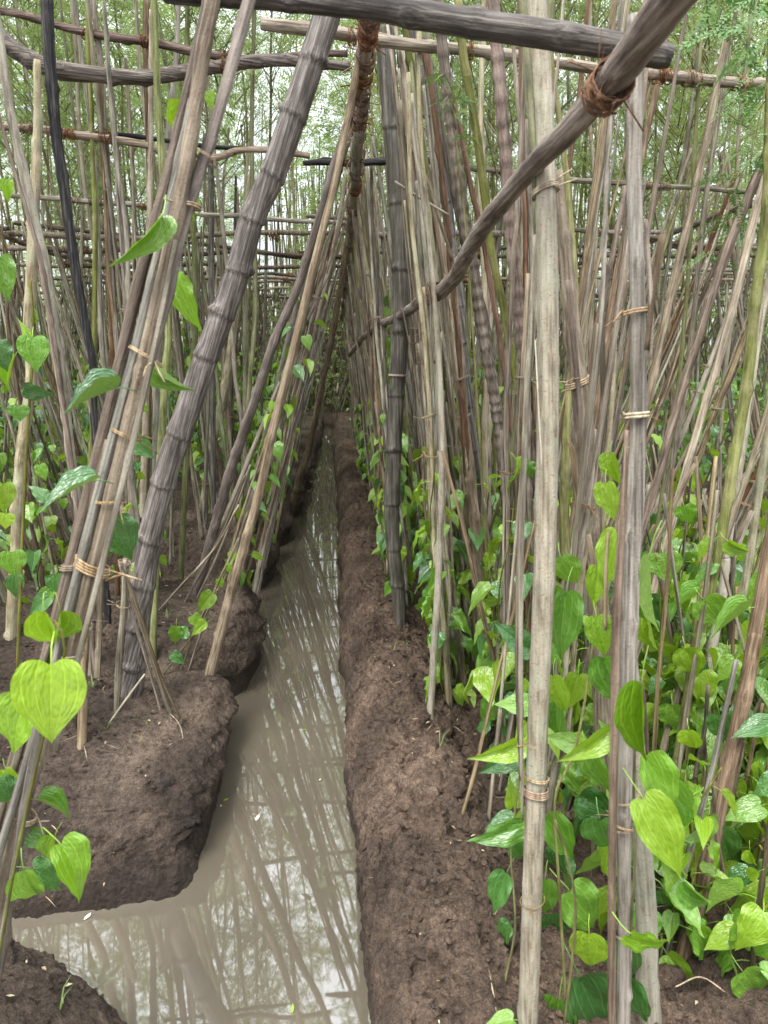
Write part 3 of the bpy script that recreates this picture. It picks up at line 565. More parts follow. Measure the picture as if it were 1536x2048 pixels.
sticks = [  # label, mat, pts, Y0, Y1, extra
 ('charred black stick leaning among the stalks over the mound bank', 'dark', [(192, 900, 15), (178, 683, 17), (145, 500, 21), (125, 350, 24), (110, 200, 24), (96, 0, 27)], 2.6, 2.6, {'gnarl': .1}),
 ('pale grey crooked stick bowing down to the soil of the mound bank', 'pale', [(168, 1180, 18), (160, 1050, 19), (140, 900, 20), (115, 700, 22), (90, 545, 23), (66, 410, 23), (44, 320, 22), (18, 210, 20), (2, 100, 18)], 2.4, 2.4, {}),
 ('slim grey stick strapped beside the pale crooked stick', 'mauve', [(150, 1000, 12), (120, 760, 13), (95, 610, 13), (75, 500, 12), (58, 440, 9)], 2.36, 2.36, {}),
 ('straight fat beige pole upright behind the pale crooked stick', 'pale', [(28, 1150, 26), (42, 950, 25), (58, 760, 24), (62, 600, 24), (64, 450, 23), (70, 300, 20), (76, 120, 15)], 2.55, 2.55, {'gnarl': .03}),
 ('thin greenish white stick lashed to the curved log rail', 'green', [(182, 900, 11), (187, 700, 11), (190, 480, 11), (185, 300, 10), (178, 130, 10), (176, 0, 9)], 2.9, 2.9, {}),
 ('rusty brown stick with rough bark beside the thin greenish stick', 'rust', [(230, 930, 11), (225, 720, 13), (216, 480, 13), (204, 280, 10), (196, 150, 9)], 3.0, 3.0, {}),
 ('dark grey stick leaning past the dark rail', 'mauve', [(262, 900, 13), (250, 600, 14), (236, 350, 14), (218, 160, 13)], 2.9, 2.9, {}),
 ('whitish straight stick rising through the coir lashing of the dark rail', 'pale', [(285, 980, 14), (292, 760, 14), (298, 500, 13), (302, 250, 12), (303, 20, 10)], 2.85, 2.85, {}),
 ('dark stick standing close behind the whitish straight stick', 'brown', [(296, 900, 12), (300, 500, 13), (294, 200, 13), (292, 0, 15)], 3.0, 3.0, {}),
 ('pale stick leaning lightly behind the thick bundle', 'pale', [(318, 620, 12), (322, 450, 13), (336, 270, 13), (352, 120, 12), (358, 0, 11)], 3.1, 3.1, {}),
 ('pale bowed trunk standing on low mud behind the weathered bamboo', 'pale', [(412, 1010, 20), (428, 870, 19), (452, 750, 18), (472, 640, 17), (490, 500, 15), (500, 350, 13)], None, 4.6, {}),
 ('long pale stick leaning from the mound edge to the ridge pole', 'tan', [(412, 1372, 24), (452, 1220, 22), (492, 1080, 21), (530, 930, 20), (565, 790, 19), (602, 640, 18), (640, 480, 17), (680, 320, 16), (712, 150, 16), (722, 70, 16)], 2.26, 1.95, {}),
 ('smooth purple grey stick leaning from low mud to the ridge pole', 'mauve', [(392, 1186, 20), (432, 1050, 22), (476, 900, 22), (515, 780, 21), (550, 680, 20), (600, 560, 18), (650, 400, 17), (700, 230, 16)], None, 2.4, {'gnarl': .03}),
 ('pale straight stick at the very lip of the ditch leaning to the ridge', 'tan', [(574, 1038, 15), (606, 935, 15), (634, 820, 14), (655, 720, 14), (675, 600, 13), (690, 510, 12)], None, 4.4, {}),
 ('brown stick with papery bark leaning to the ridge above the water', 'brown', [(520, 1000, 20), (548, 880, 20), (580, 740, 18), (610, 620, 16), (650, 450, 14), (690, 300, 12)], 3.9, 3.2, {}),
 ('pale mottled stick behind the papery brown stick', 'pale', [(500, 1010, 18), (535, 860, 20), (560, 760, 18), (590, 640, 16), (632, 480, 14), (676, 340, 12)], 3.7, 3.0, {}),
 ('olive green stick rising to the pale rail beyond the beam', 'green', [(1050, 900, 18), (1030, 760, 18), (1012, 660, 18), (996, 560, 18), (978, 460, 18), (962, 340, 19), (945, 230, 19), (926, 120, 19), (915, 0, 18)], 2.2, 2.1, {'lips': False}),
 ('reddish brown scaly stick beside the olive green stick', 'rust', [(1010, 760, 11), (990, 620, 12), (966, 470, 12), (944, 380, 12), (918, 260, 13), (896, 160, 12), (874, 60, 11)], 2.4, 2.3, {}),
 ('pair mate of green grey stems next to the dark upright bamboo', 'green', [(905, 1000, 15), (892, 800, 16), (872, 600, 18), (858, 430, 18), (842, 280, 17), (824, 160, 16), (806, 40, 15)], 2.7, 2.5, {}),
 ('tan stick hugging the side of the dark upright bamboo', 'tan', [(892, 1000, 13), (878, 800, 14), (856, 600, 15), (838, 430, 14), (822, 300, 14), (800, 100, 13)], 2.65, 2.5, {}),
 ('pale stick with its foot on the berm slope before the vines', 'pale', [(862, 1438, 16), (872, 1250, 16), (880, 1080, 16), (884, 900, 15), (880, 740, 14), (866, 560, 12), (845, 380, 11), (815, 200, 10)], None, 2.2, {}),
 ('broad brown stick planted among vines behind the berm', 'tan', [(975, 1370, 24), (962, 1200, 25), (945, 1020, 25), (930, 860, 24), (908, 690, 22), (888, 540, 20), (868, 420, 16), (852, 330, 12)], None, 2.6, {}),
 ('dark pole with pale stripes leaning away behind the front poles', 'brown', [(1130, 820, 17), (1150, 700, 18), (1168, 560, 19), (1184, 420, 20), (1198, 320, 20), (1210, 215, 19), (1222, 80, 18)], 2.0, 2.2, {}),
 ('white striped sliver along the dark leaning pole', 'grey', [(1140, 800, 7), (1160, 690, 8), (1178, 560, 9), (1194, 420, 9), (1208, 320, 9), (1222, 210, 8)], 1.98, 2.18, {}),
 ('rust coloured thin stick slanting over the dark pole', 'rust', [(1160, 900, 9), (1185, 700, 9), (1205, 590, 9), (1240, 430, 9), (1265, 320, 8)], 2.1, 2.3, {}),
 ('long brown stick slanting up to a lashing on the pale rail', 'brown', [(1165, 1000, 13), (1200, 760, 15), (1230, 560, 15), (1268, 380, 15), (1308, 200, 15), (1335, 60, 13)], 2.2, 2.5, {}),
 ('thick brown stick slanting beside the green reed', 'brown', [(1230, 1080, 17), (1290, 830, 18), (1330, 640, 18), (1362, 500, 18), (1388, 390, 17), (1418, 260, 16), (1440, 140, 14)], 2.0, 2.4, {}),
 ('dark cracked stick leaning steeply toward the next ridge', 'brown', [(1330, 900, 18), (1380, 720, 20), (1440, 545, 21), (1492, 410, 21), (1530, 320, 20), (1570, 200, 18)], 1.9, 2.2, {'gnarl': .12}),
 ('grey brown stick parallel to the dark cracked stick', 'grey', [(1385, 900, 17), (1430, 740, 18), (1470, 590, 19), (1505, 450, 19), (1540, 330, 17)], 1.9, 2.1, {}),
 ('fat olive green stem with raised knots at the edge of the rows', 'green', [(1405, 1250, 22), (1438, 1080, 22), (1466, 930, 23), (1492, 780, 24), (1510, 640, 24), (1524, 520, 24), (1534, 380, 23), (1540, 200, 20)], 1.6, 1.7, {'knots': .5}),
 ('slim bright green reed standing straight in front of grey stalks', 'green', [(1330, 940, 8), (1352, 800, 9), (1370, 640, 9), (1380, 480, 9), (1388, 340, 9), (1396, 190, 8)], 2.3, 2.4, {}),
 ('stout brown trunk with vines standing in the wet soil', 'brown', [(1370, 1900, 36), (1420, 1730, 36), (1458, 1560, 36), (1484, 1430, 34), (1512, 1280, 30), (1536, 1130, 28)], None, 1.5, {}),
 ('mottled stick rising from mud behind the weathered double pole', 'pale', [(1392, 1590, 22), (1412, 1440, 22), (1428, 1280, 20), (1450, 1130, 18), (1470, 1000, 15)], None, 1.8, {}),
 ('leaning stick rooted in dark soil under glossy leaves', 'tan', [(1300, 1640, 13), (1330, 1480, 15), (1372, 1330, 15), (1420, 1180, 13)], None, 1.7, {}),
 ('thin brown stake at the foot of the vines near the pale pole', 'brown', [(922, 1640, 8), (944, 1560, 9), (968, 1460, 8), (990, 1370, 7)], None, 1.6, {}),
 ('thin grey stake close beside the thin brown stake', 'grey', [(976, 1650, 9), (988, 1540, 10), (1000, 1420, 9), (1008, 1330, 7)], None, 1.6, {}),
 ('short dark post standing on the mound behind the bundle', 'brown', [(196, 1312, 14), (198, 1200, 14), (202, 1080, 13), (205, 1000, 11)], None, 2.55, {'up': 0}),
 ('short pale stump post rising from the big mound', 'tan', [(163, 1478, 20), (167, 1400, 21), (170, 1300, 21), (172, 1200, 20), (176, 1100, 17)], None, 2.0, {'up': 0}),
 ('brown pole with flaking rind at the edge of the dense row', 'brown', [(1012, 1020, 24), (1003, 900, 24), (990, 780, 22), (968, 640, 20), (950, 560, 19)], 2.7, 2.6, {}),
]
sticks2 = []
for lb, mat, pts, Y0, Y1, ex in sticks:
    ex = dict(ex); up = ex.pop('up', 2.35)
    if up and Y1 and at(pts[-1][0], pts[-1][1], Y1)[2] > up - .1: up = None
    sticks2.append(hero('wooden_pole' if pts[0][2] > 15 else 'wooden_stick', lb, 'pole' if pts[0][2] > 15 else 'stick', pts, mat, Y0, Y1, True, up or None, **ex))
# two brown stalks ringed all the way up
for lb, pts, Y0, Y1 in [('ringed brown stalk with overlapping husks rising under the dark beam', [(1010, 960, 22), (986, 780, 24), (962, 640, 25), (938, 500, 26), (915, 330, 26), (895, 180, 26), (876, 30, 26)], 2.25, 2.15),
                        ('second ringed brown stalk, broader and closer to the pale front pole', [(1072, 960, 28), (1052, 750, 29), (1036, 600, 29), (1024, 430, 29), (1010, 250, 29), (998, 110, 29), (990, 0, 29)], 1.85, 1.8)]:
    hero('ringed_stalk', lb, 'stalk', pts, 'mauve' if Y0 > 2 else 'rustgrey', Y0, Y1, up=2.35, lips=True, sides=12, step=.008, knots=.05)
# little tripod of sticks on the mound
bundle('stick_tripod', 'small tripod of thin sticks tied at the top beside the weathered bamboo', 'tripod', [
    ([(232, 1428, 13), (240, 1300, 13), (247, 1200, 12), (249, 1118, 11)], 'grey', None, 2.0, {'part': 'leg'}),
    ([(342, 1425, 8), (310, 1330, 10), (275, 1220, 10), (243, 1122, 9)], 'brown', None, 2.0, {'part': 'leg'}),
    ([(322, 1420, 6), (296, 1330, 7), (262, 1220, 7), (238, 1125, 6)], 'tan', None, 2.02, {'part': 'leg'}),
    ([(362, 1440, 4), (330, 1370, 5), (290, 1260, 6), (255, 1150, 5)], 'brown', None, 1.97, {'part': 'leg'}),
], [(0, 1128, 2.0, .0016, 3), (0, 1210, 2.2, .0012, 2)])
hero('fallen_twig', 'pale bent twig propped on the mound against the tripod', 'twig', [(218, 1446, 4), (252, 1398, 5), (290, 1348, 4)], 'tan', 1.95, 2.0, root=False, sides=6)
bundle('stalk_bundle', 'fan of thin dry switches leaning from mud up to the mound stick', 'stalk bundle', [
    ([(345, 1190, 4), (400, 1130, 5), (440, 1080, 5), (478, 1010, 5)], 'tan', 2.75, 2.7, {}), ([(372, 1200, 5), (415, 1120, 6), (452, 1050, 6), (490, 950, 5)], 'brown', 2.8, 2.7, {}),
    ([(395, 1195, 4), (430, 1120, 5), (462, 1040, 5), (500, 930, 4)], 'grey', 2.85, 2.7, {}), ([(385, 1320, 5), (410, 1240, 7), (440, 1165, 7), (478, 1075, 6)], 'brown', 2.35, 2.5, {}),
    ([(360, 1345, 4), (392, 1260, 5), (430, 1180, 6), (470, 1090, 5)], 'brown', 2.35, 2.5, {})], [(3, 1180, 1.6, .0009, 2)])
bundle('stalk_bundle', 'crossed pale broken twigs sticking out beside the dark upright bamboo', 'stalk bundle', [
    ([(905, 520, 6), (880, 440, 8), (850, 350, 9), (820, 290, 8)], 'tan', 2.4, 2.3, N_), ([(898, 430, 5), (850, 402, 6), (815, 380, 7), (790, 363, 6)], 'tan', 2.35, 2.3, N_)])

# ---------------------------------------------------------------- rails and ridge poles
def rail(label, pts, mat, Y0, Y1, ropes=(), cat='rail', name='rail', **kw):
    P, R = trace(pts, Y0, Y1, False); t = thing(name, label, cat, P[0]); kw.setdefault('sides', 14); kw.setdefault('step', .015); kw.setdefault('gnarl', .1)
    part_from_world('log', P, R, M[mat], t, seed=len(label), **kw)
    PR = spline(np.column_stack([P, R]), .01)
    for k, (px, lo, wd) in enumerate(ropes):
        xs = np.array([[np.dot(q[:3] - [0, 0, CH], [math.cos(YAW), -math.sin(YAW), 0]) / zc(q[:3]) * F + 768] for q in PR])[:, 0]
        i_ = int(np.clip(np.argmin(np.abs(xs - px)), 1, len(PR) - 2)); ax = PR[i_ + 1][:3] - PR[i_ - 1][:3]
        link('rope_lashing', rope_geo(PR[i_][:3], ax, PR[i_][3] * 1.05, k * 5 + int(px), lo, .0018, wd).mesh('rope_lashing', M['coir']), t, t.matrix_basis.inverted())
    return t, P, R
rail('dark weathered beam spanning overhead, its end tied to the crooked ridge pole', [(330, -30, 49), (460, -12, 49), (560, 2, 52), (700, 15, 56), (820, 32, 60), (950, 52, 60), (1080, 66, 58), (1220, 88, 54), (1300, 104, 52), (1342, 112, 45)], 'beam', 1.2, 1.08, cat='beam', name='beam')
rail('crooked smooth ridge pole sloping away over the berm from the coir ring', [(1392, -60, 102), (1345, 5, 95), (1285, 85, 83), (1215, 175, 71), (1150, 245, 57), (1085, 305, 49), (1030, 362, 44), (985, 420, 41), (950, 478, 40), (930, 525, 35), (888, 572, 33), (840, 605, 26), (815, 625, 22), (785, 640, 18), (755, 652, 14), (722, 680, 13), (700, 710, 11)], 'jpole', .75, 4.3,
     [(1212, 14, .035), (872, 6, .04), (765, 6, .05)], cat='ridge pole', name='ridge_pole', gnarl=.05, knots=.15)
rail('thick curved brown log rail sagging in front of the thicket', [(-60, 20, 36), (0, 72, 38), (60, 113, 36), (120, 138, 36), (200, 150, 33), (280, 152, 30), (350, 146, 30), (450, 131, 26), (520, 119, 26), (600, 120, 22), (700, 131, 20)], 'log', 2.75, 2.8, [(455, 6, .04)])
rail('thin dark wavy rail above the thick curved log', [(-50, 12, 16), (0, 22, 16), (70, 40, 17), (160, 65, 17), (240, 78, 18), (310, 86, 18), (400, 103, 18), (480, 115, 17), (560, 115, 16), (640, 110, 14), (695, 108, 15)], 'log', 3.0, 2.8, [(182, 6, .04), (298, 9, .05), (452, 6, .04)])
rail('straight pale rail with a sawn end crossing under the dark beam', [(522, 48, 26), (620, 62, 27), (720, 76, 26), (850, 92, 24), (980, 108, 24), (1120, 126, 23), (1260, 146, 22), (1400, 160, 23), (1536, 172, 23), (1660, 185, 22)], 'raillight', 2.1, 2.5, [(716, 14, .07), (935, 5, .03), (1274, 9, .05), (1325, 7, .05), (1382, 9, .05), (1478, 7, .05)])
rail('knobbly brown rail ending in a splintered stub near the weathered bamboo', [(-40, 250, 14), (60, 258, 15), (140, 268, 17), (220, 276, 18), (290, 292, 16), (360, 318, 13), (430, 316, 16), (480, 301, 14), (550, 302, 14), (620, 313, 14)], 'raillight', 2.9, 2.9, [(60, 6, .05), (132, 9, .06), (216, 7, .05), (105, 5, .04)], gnarl=.2)
rail('charred black rail stub under the ridge pole', [(606, 326, 10), (660, 321, 17), (700, 324, 16), (820, 322, 15), (910, 320, 12)], 'dark', 3.0, 3.0, [(702, 8, .06)])
rail('second charred stick running with the knobbly brown rail', [(150, 262, 9), (240, 270, 10), (330, 280, 10), (430, 294, 10), (500, 298, 9)], 'dark', 3.0, 3.0)
rail('slim straight grey rail lashed across the slanting sticks', [(900, 332, 12), (1010, 345, 12), (1140, 359, 12), (1300, 372, 11), (1420, 378, 11), (1560, 388, 11)], 'grey', 3.3, 3.5, [(996, 6, .05), (1328, 6, .05), (1298, 5, .04)])
rail('thin rail with coir knots spanning in front of the sparse trees', [(20, 392, 10), (150, 401, 11), (280, 412, 11), (400, 428, 10), (480, 432, 11), (560, 440, 10), (692, 447, 10)], 'raillight', 3.9, 4.0, [(150, 5, .05), (192, 8, .06), (288, 6, .05)])
rail('short thick rail stub just under the coir wrapped ridge', [(612, 432, 8), (650, 435, 10), (700, 436, 9)], 'raillight', 3.8, 3.8)
rail('brown rail one step lower behind the thin knotted rail', [(30, 445, 9), (160, 461, 10), (260, 474, 10), (340, 480, 9), (430, 491, 8), (560, 508, 9), (692, 513, 9)], 'log', 4.9, 4.9, [(270, 5, .05), (425, 6, .06)])
rail('grey brown rail seen between the slanting sticks', [(1060, 452, 9), (1200, 466, 9), (1310, 474, 8), (1360, 488, 9), (1480, 493, 9), (1560, 500, 8)], 'grey', 4.2, 4.3, [(1205, 5, .05), (1355, 6, .05)])
# the coir wrapped ridge over the ditch
P, R = trace([(742, 20, 34), (733, 100, 33), (722, 200, 30), (716, 270, 26)], 1.7, 2.6, False)
t = thing('ridge_pole', 'ridge pole wrapped in orange coir rope straight over the ditch', 'ridge pole', P[0])
part_from_world('log', P, R, M['raillight'], t, seed=4, sides=14, step=.02, knots=.2)
P2, R2 = trace([(720, 262, 28), (713, 340, 24), (706, 420, 21), (699, 480, 16), (694, 540, 14), (688, 600, 11), (682, 640, 9), (676, 660, 8)], 2.5, 10.5, False); part_from_world('log', P2, R2, M['pale'], t, seed=6, sides=14, step=.03, knots=.2)
PR = spline(np.column_stack([np.concatenate([P, P2[1:]]), np.concatenate([R, R2[1:]])]), .02)
for k, (f, lo, wd) in enumerate([(.0, 12, .1), (1.0, 14, .12), (1.9, 12, .1), (2.7, 10, .1), (3.5, 9, .1), (4.4, 8, .08), (5.2, 5, .1), (6.2, 5, .08), (7.4, 6, .1), (8.8, 6, .1), (10.5, 9, .12), (13, 9, .12), (16, 8, .12), (20, 9, .15), (25, 9, .15), (32, 9, .2), (40, 9, .2), (52, 8, .2), (64, 8, .2)]):
    i_ = int(np.clip(f / .13 * .9, 1, len(PR) - 2)); ax = PR[i_ + 1][:3] - PR[i_ - 1][:3]
    link('rope_lashing', rope_geo(PR[i_][:3], ax, PR[i_][3] * 1.04, k * 3, max(4, int(lo * .7)), .0024, wd * .8, 22).mesh('rope_lashing', M['coir']), t, t.matrix_basis.inverted())
# ---------------------------------------------------------------- betel leaves
_o = np.array([(.02, -.012), (.08, -.055), (.19, -.085), (.32, -.05), (.405, .07), (.435, .21), (.41, .36), (.34, .51), (.235, .66), (.13, .79), (.055, .90), (.018, .965), (.0, 1.0)])
def leaf_geo(nr=7, fold=.25, droop=.35, curl=0.0, wav=.02, seed=0, petiole=True, dens=2):
    o = _o
    if dens == 2: o = spline(np.column_stack([_o, _o[:, :1] * 0]), .05)[:, :2]
    if dens == 0: o = _o[[0, 2, 4, 6, 8, 10, 12]]
    out = np.concatenate([o, (o * [-1, 1])[::-1][1:]]); no = len(out); rs = np.random.RandomState(seed)
    rho = (np.arange(1, nr + 1) / nr)[:, None, None]; c0 = np.array([0, .03])
    V = c0 + (out[None] - c0) * rho; V = np.concatenate([[c0], V.reshape(-1, 2)])
    Wy = np.interp(V[:, 1], _o[3:, 1], _o[3:, 0]); Wy = np.where(V[:, 1] < -.05, .32, Wy); q = V[:, 0] / np.maximum(Wy, .02)
    uv = np.column_stack([np.clip(q, -1.1, 1.1), V[:, 1]])
    x, y = V[:, 0], V[:, 1]
    z = fold * np.abs(x) - droop * np.clip(y, 0, 2) ** 2 * .6 + wav * np.sin(y * 17 + seed) * np.abs(q) ** 2 + wav * .5 * np.sin(x * 12 + y * 7 + seed)
    z += .012 * vn(x * 9 + seed * 5, y * 9, 3)
    x2 = x * math.cos(min(1.2, fold * .8)); x2 += curl * y ** 2 * .3
    Vx = np.column_stack([x2, y * (1 - droop * .15), z])
    j = np.arange(no); k = (j + 1) % no; fs = [np.stack([np.zeros(no, int), 1 + j, 1 + k], -1)]
    for r in range(nr - 1):
        a = 1 + r * no; fs.append(np.stack([a + j, a + no + j, a + no + k, a + k], -1))
    # the outline runs clockwise, turn the faces up
    fs = [f[:, ::-1] if np.cross(Vx[fs[0][3][1]] - Vx[0], Vx[fs[0][3][2]] - Vx[0])[2] < 0 else f for f in fs]
    g = MB(); g.add(Vx, fs, uv)
    if petiole:
        pt = spline([(0, .05, -.004), (0, -.06, -.01), (.01, -.18, -.07), (.0, -.30, -.17)], .09 if dens else .2); v, f = tube(pt, .011, 5 if dens else 3); g.add(v, f, np.column_stack([np.zeros(len(v)), np.full(len(v), .5)]))
    return g
LEAF = {}; LEAFLO = {}
SH = [(.22, .3, .0, .02), (.5, .45, .15, .02), (.12, .6, -.15, .035), (.8, .35, .1, .02), (.35, .15, -.2, .03), (.3, .8, .2, .03), (.95, .5, .5, .03), (-.15, .9, -.5, .05), (.6, -.2, .3, .04), (.1, 1.2, .1, .05)]
for mk in ('young', 'mid', 'deep'):
    LEAF[mk] = [leaf_geo(7, a, b_, c, d, k, True, 2).mesh('leaf', M[mk]) for k, (a, b_, c, d) in enumerate(SH)]
    LEAFLO[mk] = [leaf_geo(3, a, b_, c, d, k, True, 1).mesh('leaf', M[mk]) for k, (a, b_, c, d) in enumerate(SH)]
def rot_frame(P0, d, n):
    y = Vector(d).normalized(); z = Vector(n); z = (z - y * z.dot(y)).normalized(); x = y.cross(z)
    m_ = Matrix((x, y, z)).transposed().to_4x4(); m_.translation = Vector(P0); return m_
def hleaf(par, bx, by, tx, ty, wpx, mk, Y, dY=0.0, phi=0, var=0):
    P0 = at(bx, by, Y); P1 = at(tx, ty, Y + dY); d = Vector(P1 - P0); L_ = d.length; d.normalize()
    toc = Vector((0, 0, CH)) - Vector(P0); n = (toc - d * toc.dot(d)).normalized(); n = Matrix.Rotation(math.radians(phi), 3, d) @ n
    wr = wpx / (math.hypot(tx - bx, ty - by) * .86 * max(.35, abs(math.cos(math.radians(phi))))) * 1.0
    m_ = rot_frame(P0, d, n) @ Matrix.Diagonal((L_ * min(1.5, wr), L_, L_, 1))
    return link('leaf', LEAF[mk][var], par, par.matrix_basis.inverted() @ m_)
def hvine(label, path, Y0, Y1, leaves, root=True, r=3.5):
    P, R = trace([(x, y, r * 2 - k * .3) for k, (x, y) in enumerate(path)], Y0, Y1, root)
    t = thing('betel_vine', label, 'vine', P[0]); part_from_world('stem', P, np.maximum(R, .0015), M['vine'], t, seed=len(label), sides=8, step=.015, knots=.3)
    for l in leaves:
        l = list(l)
        if 1080 < l[0] < 1170: l[6] += .14      # these sit behind the smooth pale pole
        hleaf(t, *l)
    return t
hvine('betel vine on the thick leaning bundle, with large bright heart leaves low down', [(0, 1900), (40, 1680), (85, 1480), (130, 1300), (108, 1240)], .86, .88, [
    (102, 1330, 98, 1512, 128, 'young', .86, -.01, 8, 0), (48, 1398, 14, 1515, 75, 'young', .90, 0, 30, 4), (88, 1222, 108, 1305, 52, 'young', .9, .02, 25, 3), (120, 1222, 112, 1300, 34, 'young', .92, .03, -35, 3),
    (122, 1690, 204, 1815, 72, 'young', .86, -.02, -20, 5), (48, 1740, 76, 1822, 46, 'mid', .9, .02, 20, 1), (66, 1738, 152, 1776, 46, 'deep', .93, .02, -30, 2), (78, 1600, 156, 1632, 34, 'mid', .95, .02, -40, 3), (58, 1668, 104, 1694, 40, 'mid', .98, 0, 10, 0),
    (-4, 1560, 22, 1625, 50, 'deep', .95, 0, 0, 2), (110, 1672, 103, 1740, 22, 'young', .88, 0, 50, 3), (12, 1538, 40, 1592, 34, 'young', .97, 0, 20, 1)])
hvine('betel vine climbing high on the thick leaning bundle, leaves folded edge on', [(210, 1130), (262, 900), (330, 640), (375, 420), (400, 250)], 1.0, 1.18, [
    (322, 432, 234, 556, 42, 'mid', 1.05, -.03, -35, 1), (352, 556, 388, 678, 56, 'young', 1.25, .0, 25, 2), (234, 776, 112, 812, 26, 'deep', .98, -.04, 66, 3), (188, 962, 62, 1004, 32, 'deep', .96, -.05, 60, 1),
    (268, 878, 308, 922, 42, 'deep', 1.15, 0, 20, 0), (222, 1042, 264, 1128, 74, 'deep', 1.15, .02, -15, 4), (312, 728, 388, 796, 34, 'mid', 1.1, 0, 50, 3), (366, 208, 370, 320, 24, 'young', 1.15, .02, 45, 3), (362, 345, 382, 450, 32, 'young', 1.2, 0, 30, 1), (400, 350, 392, 440, 26, 'young', 1.22, 0, 40, 3), (418, 184, 424, 222, 24, 'young', 1.25, 0, 10, 0)], root=False, r=3)
hvine('betel vine on the straight fat beige pole by the mound', [(40, 1190), (50, 950), (62, 760), (66, 640), (60, 560)], 1.75, 1.85, [
    (66, 676, 72, 750, 62, 'mid', 1.75, 0, 10, 0), (0, 515, 14, 610, 56, 'mid', 1.3, 0, 0, 4), (-6, 685, 10, 752, 52, 'deep', 1.4, 0, 10, 2), (30, 712, 6, 790, 28, 'young', 1.8, 0, 40, 3), (36, 812, 40, 846, 44, 'mid', 1.75, 0, 10, 0), (50, 778, 106, 800, 34, 'deep', 1.8, 0, 40, 2), (18, 362, 14, 408, 28, 'young', 1.6, 0, 20, 1),
    (8, 968, 8, 1035, 42, 'young', 1.7, 0, 0, 0), (12, 1028, 10, 1062, 34, 'young', 1.7, 0, 10, 0), (24, 1104, 30, 1162, 50, 'mid', 1.75, 0, 0, 0), (30, 1152, 32, 1202, 32, 'deep', 1.75, 0, 0, 0), (92, 1000, 60, 960, 30, 'deep', 1.8, 0, 30, 2), (80, 930, 92, 965, 26, 'mid', 1.85, 0, 10, 0), (60, 640, 72, 612, 16, 'young', 1.85, 0, 40, 3), (48, 690, 42, 630, 14, 'young', 1.85, 0, 50, 3), (98, 1195, 50, 1230, 34, 'deep', 1.9, 0, 20, 0), (112, 1150, 118, 1200, 40, 'deep', 1.95, 0, 0, 4), (104, 1180, 84, 1222, 30, 'mid', 1.95, 0, 30, 1)])
hvine('young betel shoot with yellow leaves on the thin switches by the mound edge', [(345, 1325), (380, 1280), (410, 1235), (440, 1160), (455, 1130)], None, 2.35, [
    (425, 1188, 390, 1228, 32, 'young', 2.3, 0, 10, 0), (385, 1232, 406, 1256, 26, 'young', 2.3, 0, 0, 0), (412, 1245, 378, 1272, 24, 'young', 2.28, 0, 20, 4), (352, 1254, 348, 1300, 26, 'mid', 2.32, 0, 0, 2), (376, 1262, 345, 1275, 26, 'deep', 2.33, 0, 10, 2), (456, 1128, 460, 1150, 14, 'young', 2.4, 0, 0, 0), (438, 1158, 446, 1178, 16, 'young', 2.4, 0, 0, 0), (345, 1308, 372, 1330, 24, 'deep', 2.3, 0, 0, 0)], r=1.8)
hvine('betel vine between the two front poles, bright yellow green leaves at the top', [(1135, 2060), (1120, 1800), (1110, 1600), (1150, 1500), (1185, 1300), (1200, 1120), (1215, 1000), (1222, 920)], 1.02, 1.05, [
    (1132, 1185, 1112, 1328, 84, 'mid', 1.0, 0, 12, 4), (1212, 968, 1226, 1052, 46, 'young', 1.0, 0, 20, 0), (1222, 908, 1236, 982, 38, 'young', 1.02, 0, 30, 1), (1236, 1070, 1182, 1200, 58, 'young', 1.0, 0, 18, 2), (1196, 1135, 1188, 1225, 44, 'young', 1.03, 0, -10, 0), (1194, 1235, 1214, 1326, 52, 'young', 1.0, 0, 0, 0), (1206, 1315, 1248, 1430, 56, 'mid', 1.02, .02, 10, 4),
    (1108, 1352, 1128, 1440, 48, 'young', 1.05, 0, 35, 0), (1156, 1350, 1134, 1432, 50, 'young', 1.08, 0, -20, 0), (1218, 1462, 1116, 1540, 48, 'young', .97, -.02, -20, 1), (1150, 1490, 1090, 1470, 40, 'mid', 1.1, 0, 10, 0), (1178, 1505, 1225, 1600, 46, 'mid', 1.06, 0, 20, 4), (1122, 1115, 1150, 1190, 58, 'mid', 1.2, 0, 20, 2), (1116, 1400, 1094, 1520, 56, 'mid', 1.15, 0, 30, 5)])
hvine('betel vine around the weathered double pole with one very large drooping leaf', [(1255, 2060), (1262, 1850), (1270, 1700), (1268, 1560), (1276, 1400), (1290, 1340)], .9, .9, [
    (1284, 1366, 1282, 1556, 58, 'young', .84, 0, 18, 3), (1288, 1600, 1384, 1780, 92, 'young', .82, -.04, -12, 0), (1366, 1762, 1440, 1838, 34, 'mid', .86, 0, 30, 1), (1292, 1512, 1348, 1650, 62, 'mid', .96, 0, -20, 4), (1345, 1565, 1388, 1642, 44, 'mid', 1.0, 0, 15, 0), (1348, 1605, 1374, 1668, 50, 'mid', 1.05, 0, 15, 0), (1262, 1868, 1368, 1932, 36, 'young', .84, 0, 45, 2), (1338, 1640, 1384, 1752, 40, 'deep', .95, 0, 30, 5),
    (1238, 1508, 1205, 1440, 40, 'mid', 1.0, 0, 30, 0), (1256, 1950, 1290, 2060, 50, 'deep', .92, 0, 20, 4), (1300, 1110, 1296, 1290, 40, 'mid', 1.0, .02, 35, 3)])
